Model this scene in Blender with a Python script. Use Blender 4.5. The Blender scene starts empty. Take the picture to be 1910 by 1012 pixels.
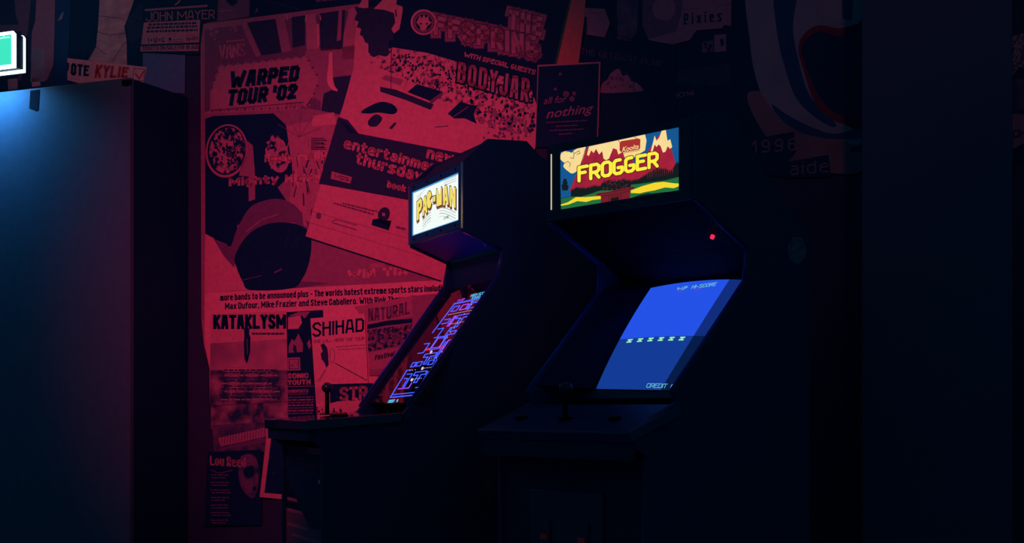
import bpy, bmesh, math, random
from mathutils import Vector, Matrix

S = bpy.context.scene
COL = S.collection
# ---------------------------------------------------------------- camera, sky, lights, exposure
CAM = Vector((0.0, 0.0, 1.02))
F = 2652.78            # focal length in pixels of a 1910 px wide frame
HZ = 760.0             # horizon row
cd = bpy.data.cameras.new('camera')
cd.lens = 50.0; cd.sensor_width = 36.0; cd.sensor_fit = 'HORIZONTAL'
cd.shift_y = (HZ - 506.0) / 1910.0
cd.clip_start = 0.05
cam = bpy.data.objects.new('camera', cd); COL.objects.link(cam)
cam.location = CAM; cam.rotation_euler = (math.pi / 2, 0, 0)
S.camera = cam

w = bpy.data.worlds.new('dim_room'); S.world = w; w.use_nodes = True
bg = w.node_tree.nodes['Background']
bg.inputs[0].default_value = (0.04, 0.50, 1.0, 1); bg.inputs[1].default_value = 0.068

S.view_settings.view_transform = 'Standard'
S.view_settings.look = 'None'
S.view_settings.exposure = 0.0
S.view_settings.gamma = 1.0
S.view_settings.use_curve_mapping = False

def spot(name, loc, aim, power, color, size_deg, blend, radius):
    l = bpy.data.lights.new(name, 'SPOT'); l.energy = power; l.color = color
    l.spot_size = math.radians(size_deg); l.spot_blend = blend; l.shadow_soft_size = radius
    o = bpy.data.objects.new(name, l); COL.objects.link(o)
    o.location = loc
    o.rotation_euler = (Vector(aim) - Vector(loc)).to_track_quat('-Z', 'Y').to_euler()
    return o
spot('red_stage_lamp', (-1.35, 1.9, 2.7), (-0.56, 5.4, 1.50), 300, (1.0, 0.024, 0.125), 42, 1.0, 0.06)
spot('pink_corner_fill', (-0.3, 1.4, 3.3), (-1.66, 5.95, 2.66), 95, (1.0, 0.20, 0.20), 15, .8, 0.08)  # unseen fill spot added to brighten the left-hand posters
spot('red_side_fill', (0.9, 1.2, 3.3), (0.45, 5.1, 2.62), 20, (1.0, 0.14, 0.22), 62, 1.0, 0.08)  # second added fill with no visible source, lifts the right-hand posters

# ---------------------------------------------------------------- materials
MATS = {}
def mat(name, col, rough=0.6, metal=0.0, emit=None, estr=1.0, spec=0.5, noise=None, coat=0.0):
    """noise = (scale, amount, second colour) : procedural mottling"""
    if name in MATS: return MATS[name]
    m = bpy.data.materials.new(name); m.use_nodes = True
    nt = m.node_tree; b = nt.nodes['Principled BSDF']
    b.inputs['Base Color'].default_value = (*col, 1)
    b.inputs['Roughness'].default_value = rough
    b.inputs['Metallic'].default_value = metal
    b.inputs['Specular IOR Level'].default_value = spec
    b.inputs['Coat Weight'].default_value = coat
    if emit:
        b.inputs['Emission Color'].default_value = (*emit, 1)
        b.inputs['Emission Strength'].default_value = estr
    if noise:
        sc, lo, hi, col2 = noise[:4]
        det = noise[4] if len(noise) > 4 else 4.0
        stretch = noise[5] if len(noise) > 5 else (1, 1, 1)
        tc = nt.nodes.new('ShaderNodeTexCoord')
        mp = nt.nodes.new('ShaderNodeMapping'); mp.inputs['Scale'].default_value = stretch
        n = nt.nodes.new('ShaderNodeTexNoise'); n.inputs['Scale'].default_value = sc
        n.inputs['Detail'].default_value = det
        r = nt.nodes.new('ShaderNodeValToRGB')
        r.color_ramp.elements[0].position = lo; r.color_ramp.elements[0].color = (*(emit or col), 1)
        r.color_ramp.elements[1].position = hi; r.color_ramp.elements[1].color = (*col2, 1)
        nt.links.new(tc.outputs['Object'], mp.inputs['Vector'])
        nt.links.new(mp.outputs[0], n.inputs['Vector'])
        nt.links.new(n.outputs['Fac'], r.inputs[0])
        if not emit: nt.links.new(r.outputs[0], b.inputs['Base Color'])
        else: nt.links.new(r.outputs[0], b.inputs['Emission Color'])
    MATS[name] = m
    return m

PAPER = (.80, .40, .46); BRIGHT = (.66, .33, .40); MIDB = (.46, .24, .34); MID = (.33, .19, .30)
LOW = (.16, .12, .23); DARK = (.020, .070, .15); BLACK = (.003, .055, .125)
def ink(name, c, c2=None, sc=9, lo=.35, hi=.65, det=5, st=(1, 1, 1)):
    if c2 is None: c2 = tuple(x * .86 for x in c); sc = 60
    return mat(name, c, rough=.7, spec=.08, noise=(sc, lo, hi, c2, det, st))
I = dict(
    paper=ink('white_paper', PAPER), bright=ink('light_ink', BRIGHT), midb=ink('rose_ink', MIDB),
    mid=ink('middle_ink', MID), low=ink('deep_ink', LOW), dark=ink('dark_ink', DARK), black=ink('black_ink', BLACK),
    crowd=ink('crowd_print', BLACK, BRIGHT, 58, .36, .52, 6),
    crowd_dim=ink('dim_crowd_print', BLACK, MID, 70, .44, .62, 6),
    speck=ink('speckled_print', BLACK, MIDB, 42, .46, .56, 3),
    smoke=ink('smoky_print', LOW, BRIGHT, 6, .3, .7, 6),
    grime=ink('grimy_print', DARK, MIDB, 16, .38, .68, 8),
    streak=ink('streaked_print', LOW, BRIGHT, 7, .35, .7, 4, (1, 1, .12)),
    town=ink('town_print', BLACK, MID, 30, .4, .62, 5, (1, 1, .5)),
    fade=ink('faded_print', DARK, LOW, 20, .35, .65, 6),
    flesh=ink('flesh_print', (.30, .17, .22), (.20, .12, .18), 8, .3, .7, 5),
    pale=ink('pale_print', (.30, .28, .36), (.20, .22, .32), 9, .3, .7, 5),
    blue=ink('blue_print', (.015, .09, .22), (.012, .07, .18), 9, .3, .7, 5),
    lip=ink('lip_print', (.22, .04, .08), (.16, .03, .08), 9),
    red=ink('red_print', (.55, .05, .08)), green=ink('green_print', (.04, .17, .10)),
    bluepaper=ink('blue_paper', (.10, .20, .42)), coral=ink('coral_paper', (.62, .20, .20)),
    shirt=ink('shirt_print', (.62, .40, .44), (.34, .22, .30), 14, .3, .75, 6, (1, 1, 2.2)),
    weave=ink('woven_print', (.34, .28, .36), (.10, .10, .17), 160, .45, .55, 1),
)

# ---------------------------------------------------------------- mesh helpers
class MB:
    def __init__(s): s.bm = bmesh.new(); s.mats = []
    def mi(s, m):
        if m not in s.mats: s.mats.append(m)
        return s.mats.index(m)
    def face(s, pts, m):
        vs = [s.bm.verts.new(p) for p in pts]
        f = s.bm.faces.new(vs); f.material_index = s.mi(m); return f
    def prism(s, pts, off, m):
        """closed solid: polygon pts swept by the vector off"""
        off = Vector(off)
        a = [s.bm.verts.new(p) for p in pts]; b = [s.bm.verts.new(Vector(p) + off) for p in pts]
        k = s.mi(m); n = len(pts)
        fs = [s.bm.faces.new(list(reversed(a))), s.bm.faces.new(b)]
        for i in range(n): fs.append(s.bm.faces.new((a[i], a[(i + 1) % n], b[(i + 1) % n], b[i])))
        for f in fs: f.material_index = k
        return fs
    def box(s, x0, x1, y0, y1, z0, z1, m):
        return s.prism([(x0, y0, z0), (x1, y0, z0), (x1, y1, z0), (x0, y1, z0)], (0, 0, z1 - z0), m)
    def cyl(s, c, axis, r, h, m, seg=20, r2=None):
        c = Vector(c); ax = Vector(axis).normalized(); r2 = r if r2 is None else r2
        q = ax.to_track_quat('Z', 'Y'); k = s.mi(m)
        a = [s.bm.verts.new(c + q @ Vector((r * math.cos(t), r * math.sin(t), 0))) for t in [2 * math.pi * i / seg for i in range(seg)]]
        b = [s.bm.verts.new(c + q @ Vector((r2 * math.cos(t), r2 * math.sin(t), h))) for t in [2 * math.pi * i / seg for i in range(seg)]]
        s.bm.faces.new(list(reversed(a))).material_index = k; s.bm.faces.new(b).material_index = k
        for i in range(seg):
            f = s.bm.faces.new((a[i], a[(i + 1) % seg], b[(i + 1) % seg], b[i])); f.material_index = k; f.smooth = True
    def ball(s, c, r, m):
        d = bmesh.ops.create_uvsphere(s.bm, u_segments=20, v_segments=12, radius=r, matrix=Matrix.Translation(c))
        k = s.mi(m)
        for v in d['verts']:
            for f in v.link_faces: f.material_index = k; f.smooth = True
    def build(s, name, parent=None, bevel=0.0, normals=True):
        if normals: bmesh.ops.recalc_face_normals(s.bm, faces=s.bm.faces[:])
        me = bpy.data.meshes.new(name); s.bm.to_mesh(me); s.bm.free()
        for m in s.mats: me.materials.append(m)
        o = bpy.data.objects.new(name, me); COL.objects.link(o)
        if parent: o.parent = parent
        if bevel:
            b = o.modifiers.new('bevel', 'BEVEL'); b.width = bevel; b.segments = 2; b.limit_method = 'ANGLE'
        return o

def tag(o, label=None, cat=None, group=None, kind=None):
    if label: o['label'] = label
    if cat: o['category'] = cat
    if group: o['group'] = group
    if kind: o['kind'] = kind
    return o
def empty(name, loc, rz, label, cat, group=None):
    o = bpy.data.objects.new(name, None); COL.objects.link(o); o.empty_display_size = .1
    o.location = loc; o.rotation_euler = (0, 0, rz)
    return tag(o, label, cat, group)

# text outlines -> triangles, cached
_T = {}
def text_tris(txt, bold=0.0, space=1.0):
    key = (txt, bold, space)
    if key in _T: return _T[key]
    c = bpy.data.curves.new('lettering', 'FONT'); c.body = txt; c.size = 1; c.offset = bold; c.resolution_u = 4
    c.space_character = space; c.fill_mode = 'FRONT'
    o = bpy.data.objects.new('lettering', c); COL.objects.link(o)
    dg = bpy.context.evaluated_depsgraph_get()
    me = bpy.data.meshes.new_from_object(o.evaluated_get(dg))
    vs = [(v.co.x, v.co.y) for v in me.vertices]; fs = [tuple(p.vertices) for p in me.polygons]
    bpy.data.objects.remove(o); bpy.data.curves.remove(c); bpy.data.meshes.remove(me)
    _T[key] = (vs, fs); return _T[key]
def capheight():
    v, f = text_tris('H'); return max(y for x, y in v)
CAP = capheight()


# stroke lettering: each point is two digits, x 0-4 and y 0-9 (baseline 2, x-height 7, capitals 9)
GLY = dict(
 A='02 19 39 42;14 34', B='02 09 39 48 47 36 06;36 45 43 32 02', C='47 48 39 19 08 03 12 32 43 44', D='02 09 39 48 43 32 02',
 E='42 02 09 49;06 36', F='02 09 49;06 36', G='39 19 08 03 12 32 43 45 25', H='02 09;42 49;06 46', I='02 09', J='49 43 32 12 03 04',
 K='02 09;49 05;16 42', L='09 02 42', M='02 09 24 49 42', N='02 09 42 49', O='03 08 19 39 48 43 32 12 03', P='02 09 39 48 46 35 05',
 Q='03 08 19 39 48 43 32 12 03;24 42', R='02 09 39 48 46 35 05;25 42', S='48 39 19 08 07 16 35 44 43 32 12 03', T='09 49;29 22',
 U='09 03 12 32 43 49', V='09 22 49', W='09 12 26 32 49', X='02 49;09 42', Y='09 26 49;26 22', Z='09 49 02 42',
 a='17 37 46 42;45 15 04 03 12 42', b='09 02 32 43 46 37 07', c='45 46 37 17 06 03 12 32 43 44', d='49 42 12 03 06 17 47',
 e='05 45 46 37 17 06 03 12 42', f='39 29 18 12;07 37', g='47 41 30 10;42 12 03 06 17 47', h='09 02;07 37 46 42', i='02 07;09 09', j='27 21 10;29 29',
 k='09 02;47 04;15 42', l='09 02', m='02 07 17 26 22;26 37 46 42', n='02 07 37 46 42', o='03 06 17 37 46 43 32 12 03', p='00 07 37 46 43 32 02',
 q='40 47 17 06 03 12 42', r='02 07;05 17 47', s='47 17 06 15 34 43 32 02', t='19 13 22 32;07 37', u='07 03 12 32 43;47 42', v='07 22 47',
 w='07 12 26 32 47', x='02 47;07 42', y='07 22;47 10', z='07 47 02 42')
GLY.update({'0': GLY['O'], '1': '07 29 22', '2': '07 08 19 39 48 47 02 42', '3': '08 19 39 48 47 36 26;36 45 43 32 12 03', '4': '32 39 04 44', '5': '49 09 06 36 45 43 32 12 03',
 '6': '49 19 08 03 12 32 43 45 36 06', '7': '09 49 22', '8': '16 07 08 19 39 48 47 36 16 05 03 12 32 43 45 36', '9': '02 32 43 48 39 19 08 06 15 45',
 '-': '05 35', '.': '02 02', ',': '02 01', "'": '09 07'})
GW = {'I': 0, 'i': 0, 'l': 0, '.': 0, ',': 0, "'": 0, 'M': 1.7, 'W': 2.1, 'm': 1.5, 'w': 1.35, 'f': .7, 't': .75, 'r': .65, '1': .55, '-': .8, ' ': .5, 'j': .6, 'A': 1.05, 'V': 1.05}

class Frame:
    """A real plane in the room: origin, right axis, up axis, outward normal; measures photo points on it."""
    def __init__(s, o, a, b):
        s.o = Vector(o); s.a = Vector(a).normalized(); s.b = Vector(b).normalized(); s.n = s.a.cross(s.b)
    def at(s, x, y):
        d = Vector(((x - 955.0) / F, 1.0, (HZ - y) / F))
        k = (s.o - CAM).dot(s.n) / d.dot(s.n)
        p = CAM + d * k - s.o
        return (p.dot(s.a), p.dot(s.b))
    def w(s, u, v, h=0.0): return s.o + s.a * u + s.b * v + s.n * h

def lerp(a, b, t): return a + (b - a) * t
def ell(cx, cy, rx, ry, n=28, rot=0.0, a0=0.0, a1=360.0):
    out = []; full = abs(a1 - a0) >= 359.9
    for i in range(n if full else n + 1):
        t = math.radians(lerp(a0, a1, i / n)); x = rx * math.cos(t); y = ry * math.sin(t)
        c, q = math.cos(math.radians(rot)), math.sin(math.radians(rot))
        out.append((cx + x * c - y * q, cy + x * q + y * c))
    return out

def sp(pts, n=5):
    """closed smooth curve through the points"""
    out = []; L = len(pts)
    for i in range(L):
        a, b, c, d = (pts[(i + j - 1) % L] for j in range(4))
        for k in range(n):
            t = k / n
            out.append(tuple(.5 * (2 * b[q] + (c[q] - a[q]) * t + (2 * a[q] - 5 * b[q] + 4 * c[q] - d[q]) * t * t + (3 * b[q] - a[q] - 3 * c[q] + d[q]) * t ** 3) for q in (0, 1)))
    return out

class Sheet:
    """Printed flat sheet: body with thickness plus printed shapes laid on its face, all one mesh."""
    def __init__(s, frame, outline, m, h0=0.0, th=0.0009, step=0.00012, base=True, toloc=None):
        s.fr = frame; s.mb = MB(); s.h = h0 + th; s.step = step; s.toloc = toloc
        pts = [frame.at(*p) for p in outline]
        s.c = (sum(p[0] for p in pts) / len(pts), sum(p[1] for p in pts) / len(pts))
        if base:
            A = [s.P(u, v, h0) for u, v in pts]
            s.mb.prism(A, s.P(0, 0, h0 + th) - s.P(0, 0, h0), m)
        s.h += step
    def P(s, u, v, h):
        if s.toloc: return s.toloc @ s.fr.w(u, v, h)
        return Vector((u - s.c[0], -h, v - s.c[1]))        # sheet-local: x right, -y outwards, z up
    def up(s): s.h += s.step; return s
    def poly(s, pts, m, k=0):
        m = I[m] if isinstance(m, str) else m
        s.mb.face([s.P(*s.fr.at(*p), s.h + k * s.step) for p in pts], m)
    def line(s, pts, wd, m, k=0):
        m = I[m] if isinstance(m, str) else m
        for (x0, y0), (x1, y1) in zip(pts[:-1], pts[1:]):
            dx, dy = x1 - x0, y1 - y0; L = math.hypot(dx, dy) or 1
            ex, ey = dx / L * wd * .35, dy / L * wd * .35
            nx, ny = -dy / L * wd / 2, dx / L * wd / 2
            s.mb.face([s.P(*s.fr.at(*p), s.h + k * s.step) for p in
                       ((x0 - ex + nx, y0 - ey + ny), (x1 + ex + nx, y1 + ey + ny), (x1 + ex - nx, y1 + ey - ny), (x0 - ex - nx, y0 - ey - ny))], m)
    def ring(s, cx, cy, rx, ry, wd, m, k=0, rot=0, n=32):
        m = I[m] if isinstance(m, str) else m
        a = ell(cx, cy, rx, ry, n, rot); b = ell(cx, cy, rx - wd, ry - wd, n, rot)
        for i in range(n):
            j = (i + 1) % n
            s.mb.face([s.P(*s.fr.at(*p), s.h + k * s.step) for p in (a[i], a[j], b[j], b[i])], m)
    def text(s, txt, p0, p1, h0, m, h1=None, bold=0.0, lean=0.0, k=0, space=1.0, grow=0.0, arch=0.0):
        m = I[m] if isinstance(m, str) else m
        h1 = h0 if h1 is None else h1
        vs, fs = text_tris(txt, bold, space)
        vs0, _ = text_tris(txt, 0.0 if grow else bold, space)
        x0 = min(v[0] for v in vs0); x1 = max(v[0] for v in vs0)
        dx, dy = p1[0] - p0[0], p1[1] - p0[1]
        bv = []
        for x, y in vs:
            tx = (x - x0) / (x1 - x0); ty = y / CAP
            hh = lerp(h0, h1, tx)
            px = p0[0] + dx * tx + ty * hh * lean; py = p0[1] + dy * tx - ty * hh - arch * math.sin(math.pi * min(1, max(0, tx)))
            bv.append(s.mb.bm.verts.new(s.P(*s.fr.at(px, py), s.h + k * s.step)))
        mi = s.mb.mi(m)
        for f in fs:
            try: q = s.mb.bm.faces.new([bv[i] for i in f]); q.material_index = mi
            except ValueError: pass
    def stext(s, txt, p0, p1, h0, m, h1=None, wd=2.0, lean=0.0, k=0, gap=None, rnd=False, grow=0.0, arch=0.0):
        """lettering drawn in strokes of one thickness; grow thickens it in place (for outlines)"""
        m = I[m] if isinstance(m, str) else m
        h1 = h0 if h1 is None else h1; gap = wd * .35 if gap is None else gap
        L = math.hypot(p1[0] - p0[0], p1[1] - p0[1]); W_ = [GW.get(c, 1.0) for c in txt]
        ni = sum(1 for c in txt if c != ' ')
        U = max(.6, (L - ni * wd - gap * (len(txt) - 1)) / sum(W_)); tot = sum(W_) * U + ni * wd + gap * (len(txt) - 1)
        x = 0.0; dw = wd + grow
        for c, cw in zip(txt, W_):
            if c == ' ': x += cw * U + gap; continue
            span = 3.0 if c in 'ft' else 2.0 if c in '1j' else 4.0
            for st in GLY[c].split(';'):
                pts = []
                for q in st.split():
                    gx, gy = int(q[0]), int(q[1])
                    t = (x + wd / 2 + gx / span * cw * U) / tot; hh = lerp(h0, h1, t)
                    y = wd / 2 + (gy - 2) / 7.0 * (hh - wd)
                    pts.append((p0[0] + (p1[0] - p0[0]) * t + y * lean, p0[1] + (p1[1] - p0[1]) * t - y - arch * math.sin(math.pi * t)))
                if len(pts) == 2 and pts[0] == pts[1]: pts = [(pts[0][0] - .1, pts[0][1]), (pts[0][0] + .1, pts[0][1])]
                for i, ((xa, ya), (xb, yb)) in enumerate(zip(pts[:-1], pts[1:])):
                    d = math.hypot(xb - xa, yb - ya) or 1; ux, uy = (xb - xa) / d, (yb - ya) / d
                    e0 = e1 = .40 * dw * (0.0 if rnd else 1.0)
                    if not rnd:
                        if i == 0: e0 = dw / 2
                        if i == len(pts) - 2: e1 = dw / 2
                    nx, ny = -uy * dw / 2, ux * dw / 2
                    s.poly([(xa - ux * e0 + nx, ya - uy * e0 + ny), (xb + ux * e1 + nx, yb + uy * e1 + ny), (xb + ux * e1 - nx, yb + uy * e1 - ny), (xa - ux * e0 - nx, ya - uy * e0 - ny)], m, k)
                if rnd:
                    for q in pts: s.poly(ell(q[0], q[1], dw / 2, dw / 2, 14), m, k)
            x += cw * U + wd + gap
    def scribble(s, x0, y0, x1, y1, n, m, seed=1, lo=2, hi=7, k=0, skew=0.0, fall=0.0):
        """small irregular blots of ink"""
        r = random.Random(seed); mm = I[m] if isinstance(m, str) else m
        for _ in range(n):
            x = r.uniform(x0, x1); y = r.uniform(y0, y1) + (x - x0) * skew
            q = r.uniform(lo, hi) / 2; c = r.randint(5, 8)
            pts = [(x + q * r.uniform(.4, 1.1) * math.cos(2 * math.pi * i / c), y + q * r.uniform(.5, 1.4) * math.sin(2 * math.pi * i / c)) for i in range(c)]
            s.poly(pts, mm, k + r.random() * .8)
    def dashes(s, x0, y0, x1, y1, h, m, seed=1, gap=2.2, k=0, lo=3, hi=11):
        """a row of small illegible print"""
        r = random.Random(seed); L = x1 - x0; x = 0
        while x < L:
            q = min(r.uniform(lo, hi), L - x); ya = lerp(y0, y1, x / L); yb = lerp(y0, y1, (x + q) / L)
            s.poly([(x0 + x, ya - h), (x0 + x + q, yb - h), (x0 + x + q, yb), (x0 + x, ya)], m, k)
            x += q + gap
    def done(s, name, label, cat, group=None):
        o = s.mb.build(name, normals=False)
        fr = s.fr
        o.location = fr.w(s.c[0], s.c[1], 0)
        M = Matrix((fr.a, -fr.n, fr.b)).transposed()
        o.rotation_euler = M.to_euler()
        return tag(o, label, cat, group)

# ---------------------------------------------------------------- the setting
WA = math.radians(23.3)
WU = Vector((math.cos(WA), -math.sin(WA), 0)); WN = Vector((-math.sin(WA), -math.cos(WA), 0))
WO = Vector((-0.73, 5.45, 0))
WALL = Frame(WO, WU, (0, 0, 1))
wallpaint = mat('black_wall_paint', (.030, .06, .13), .8, noise=(7, .3, .7, (.022, .05, .115), 6), spec=.1)
floorm = mat('dark_floor', (.02, .03, .05), .45, noise=(12, .3, .7, (.03, .04, .06), 6))

def wallbox(u0, u1, w0, w1, z0, z1, m, mb=None, org=None):
    """box given in wall coordinates: along, out from the wall, up"""
    mb = mb or MB(); o = Vector(org) if org is not None else Vector((0, 0, 0))
    P = lambda u, q: WO + WU * u + WN * q - o
    a = [P(u0, w0), P(u1, w0), P(u1, w1), P(u0, w1)]
    mb.prism([p + Vector((0, 0, z0)) for p in a], (0, 0, z1 - z0), m); return mb

tag(wallbox(-4.2, 4.4, -.15, 0, 0, 3.6, wallpaint).build('wall_back'), kind='structure')
mb = MB(); mb.box(-5, 6, -1.2, 8, -.1, 0, floorm); tag(mb.build('floor'), kind='structure')
baseb = mat('baseboard_paint', (.03, .05, .10), .5)
tag(wallbox(-4.2, 4.4, 0, .015, 0, .12, baseb).build('baseboard_back'), kind='structure')
pillarm = mat('black_pillar_paint', (.012, .062, .135), .7, noise=(5, .3, .7, (.010, .055, .12), 5))
# square black pillar at the right
mb = MB()
def on_depth(px, d): return (px - 955.0) / F * d
pa = Vector((on_depth(1607, 4.35), 4.35, 0)); ex = Vector((.957, -.29, 0)); ey = Vector((.29, .957, 0)); pb = pa + ex * .436
mb.prism([pa, pb, pb + ey * .20, pa + ey * .20], (0, 0, 3.6), pillarm)
tag(mb.build('wall_right', bevel=.004), kind='structure')

# ---------------------------------------------------------------- tall steel cabinet at the left
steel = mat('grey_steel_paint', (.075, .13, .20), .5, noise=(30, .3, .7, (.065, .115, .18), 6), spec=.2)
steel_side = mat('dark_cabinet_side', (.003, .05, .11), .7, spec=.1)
tapem = mat('black_tape', (.004, .01, .02), .8, spec=.05)
CU1, CU0, CW, CZ = -.615, -1.62, .345, 2.262
corg = WO + WU * ((CU0 + CU1) / 2) + WN * (CW / 2)
cabt = empty('tall_cabinet', corg, -WA, 'tall grey steel cabinet against the wall below the lit green sign', 'cabinet')
def cab(name, u0, u1, q0, q1, z0, z1, m, bevel=.002, parent=None):
    """u along the wall, q out from the wall; stored in the cabinet's own axes"""
    mb = MB(); uc = (CU0 + CU1) / 2; p = parent or cabt
    mb.box(u0 - uc, u1 - uc, CW / 2 - q1, CW / 2 - q0, z0, z1, m)
    return mb.build(name, p, bevel)
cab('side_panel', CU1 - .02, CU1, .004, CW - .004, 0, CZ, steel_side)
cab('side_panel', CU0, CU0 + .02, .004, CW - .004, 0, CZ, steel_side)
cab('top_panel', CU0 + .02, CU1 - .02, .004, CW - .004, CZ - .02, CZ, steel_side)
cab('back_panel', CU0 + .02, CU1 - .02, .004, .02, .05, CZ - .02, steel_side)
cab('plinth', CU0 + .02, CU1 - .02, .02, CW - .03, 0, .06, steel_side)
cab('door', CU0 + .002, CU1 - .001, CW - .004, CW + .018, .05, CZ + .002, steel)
hd = cab('handle', CU0 + .05, CU0 + .065, CW + .018, CW + .04, 1.0, 1.16, mat('chrome_handle', (.5, .5, .52), .25, 1.0), .003)
# black tape tabs folded over the door's top edge
CFR = Frame(WO + WN * (CW + .018), WU, (0, 0, 1))
def tab(px, label):
    sh = Sheet(CFR, px, tapem, .0003, .0012)
    return sh.done('tape_tab', label, 'tape', 'black tape tabs on the cabinet door')
tab([(57, 169), (74.5, 167), (72, 205), (68, 207), (55, 202)], 'black tape tab hanging down the cabinet door near the lit green sign')
tab([(227, 150), (246, 148), (246, 157), (238, 161), (228, 160)], 'short black tape tab at the top right corner of the cabinet door')

# ---------------------------------------------------------------- lit exit sign, held off the wall above the cabinet
SW = .43
SFR = Frame(WO + WN * SW, WU, (0, 0, 1))
u_r, z_b = SFR.at(28, 126); u_t, z_t = SFR.at(26, 57)
sorg = WO + WU * (u_r - .17) + WN * (SW - .05)
sg = empty('exit_sign', (sorg.x, sorg.y, z_b - .02), -WA, 'glowing green and white sign box at the left edge above the tall cabinet', 'sign')
glow = mat('lit_white_diffuser', (.8, .9, .95), .4, emit=(.62, .93, 1.0), estr=5.0)
gpan = mat('lit_green_panel', (.1, .6, .45), .4, emit=(.05, .80, .52), estr=1.0)
gpan2 = mat('lit_pale_legend', (.6, .9, .8), .4, emit=(.55, 1.0, .85), estr=1.2)
shell = mat('sign_shell', (.008, .03, .08), .6, spec=.1)
H = z_t - z_b
mb = MB(); x0, x1 = -.17, .17
c = .012
mb.prism([(x0, -.05, .02), (x1, -.05, .02), (x1, -.05, .02 + H - c), (x1 - c, -.05, .02 + H), (x0, -.05, .02 + H)], (0, .008, 0), glow)
mb.build('diffuser', sg, .002)
mb = MB(); mb.box(x0 + .014, x1 - .016, -.0535, -.049, .034, .02 + H - .014, gpan); p_ = mb.build('green_panel', sg)
mb = MB(); mb.box(x0 + .05, x1 - .0235, -.0545, -.0533, .02 + H - .026, .02 + H - .022, gpan2)
mb.box(x1 - .055, x1 - .05, -.0545, -.0533, .02 + H - .021, .02 + H - .016, gpan2); mb.build('legend', p_)
mb = MB(); mb.box(x0, x1 - .003, -.0418, 0, .023, .02 + H - .010, shell); mb.build('housing', sg, .003)
mb = MB(); mb.prism([(x0 - .004, .0005, .012), (x1 + .002, .0005, .012), (x1 + .002, .0005, .02 + H - .018), (x1 - .008, .0005, .02 + H - .006), (x0 - .004, .0005, .02 + H - .006)], (0, .006, 0), glow)
mb.build('rear_diffuser', sg, .0015)
mb = MB(); mb.box(x0 - .006, x1 + .0025, .007, .014, .008, .02 + H - .006, tapem); mb.build('back_plate', sg)
cz_ = CZ - (z_b - .02)
mb = MB(); mb.box(-.155, -.12, .014, .12, .02, .03, shell); mb.box(-.155, -.12, .11, .12, cz_ + .003, .02, shell); mb.box(-.155, -.12, .08, .15, cz_ + .003, cz_ + .008, shell); mb.build('foot_bracket', sg)
al = bpy.data.lights.new('sign_downlight', 'AREA'); al.shape = 'RECTANGLE'; al.size = .30; al.size_y = .02; al.energy = 3.4; al.spread = math.radians(150); al.color = (.11, .46, 1.0)
ao = bpy.data.objects.new('sign_downlight', al); COL.objects.link(ao); ao.parent = sg; ao.location = (0, -.075, .006); ao.rotation_euler = (.12, 0, 0)

# ---------------------------------------------------------------- arcade cabinets
ply = mat('black_laminate', (.002, .060, .125), .5, noise=(40, .3, .7, (.002, .053, .115), 4), spec=.12)
plyin = mat('black_inner_board', (.003, .05, .13), .6, spec=.15)
trimm = mat('edge_moulding_glow', (.012, .05, .42), .35)  # strong blue base stands in for screen light along the edges
glossy = mat('glossy_front_panel', (.008, .03, .07), .16, coat=.4)
vinyl = mat('matte_black_vinyl', (.004, .038, .09), .75, spec=.12)
chrome = mat('chrome_strip', (.75, .78, .80), .2, 1.0)
framem = mat('marquee_frame_black', (.004, .06, .11), .5, spec=.15)
frameb = mat('marquee_frame_blue_black', (.003, .16, .30), .5, spec=.2)
glassm = mat('screen_glass_black', (.003, .008, .02), .04, spec=.6)
panelm = mat('control_panel_laminate', (.006, .035, .09), .06)
knobm = mat('black_ball_knob', (.01, .02, .04), .25)
redbtn = mat('red_button', (.35, .02, .03), .3)
coinm = mat('coin_door_steel', (.006, .04, .09), .5, .2)

class Cab:
    def __init__(s, near, ang, W, label, **kw):
        s.a = math.radians(ang); s.W = W
        d = Vector((-math.cos(s.a), math.sin(s.a), 0))
        s.mid = Vector((near[0], near[1], 0)) + d * (W / 2)
        s.root = empty('arcade_cabinet', s.mid, -s.a, label, 'arcade machine', 'upright arcade machines side by side')
        s.M = Matrix.Translation(s.mid) @ Matrix.Rotation(-s.a, 4, 'Z'); s.Mi = s.M.inverted()
        s.X = s.M.to_3x3() @ Vector((1, 0, 0)); s.Y = s.M.to_3x3() @ Vector((0, 1, 0))
    def frame(s, t0, z0, t1, z1):
        """plane across the cabinet through (t0,z0) below and (t1,z1) above, t = forward of the marquee face"""
        o = s.M @ Vector((0, -t0, z0)); up = (s.M.to_3x3() @ Vector((0, -(t1 - t0), z1 - z0)))
        return Frame(o, s.X, up)
    def sides(s, prof, th=.018):
        for x in (s.W / 2 - th, -s.W / 2):
            mb = MB(); mb.prism([(x, -t, z) for t, z in prof], (th, 0, 0), ply); mb.build('side_panel', s.root, .0025)
        return th
    def slab(s, name, seg, th, m, inset=.018, bevel=.0, parent=None):
        """board across the inside, from (t0,z0) to (t1,z1), thickness th behind it"""
        (t0, z0), (t1, z1) = seg; L = math.hypot(t1 - t0, z1 - z0); nx, nz = (z1 - z0) / L * th, -(t1 - t0) / L * th
        x = s.W / 2 - inset
        pts = [(-x, -t0, z0), (-x, -t1, z1), (-x, -(t1 - nx), z1 - -nz * -1 if False else z1 - nz * 1), (-x, -(t0 - nx), z0 - nz)]
        mb = MB(); mb.prism(pts, (2 * x, 0, 0), m); return mb.build(name, parent or s.root, bevel)
    def moulding(s, path, x, r=.004, name='edge_trim', m=None):
        mb = MB(); m = m or trimm
        for (t0, z0), (t1, z1) in zip(path[:-1], path[1:]):
            v = Vector((0, -(t1 - t0), z1 - z0)); mb.cyl((x, -t0, z0), v, r, v.length, m, 8)
        return mb.build(name, s.root)

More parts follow.
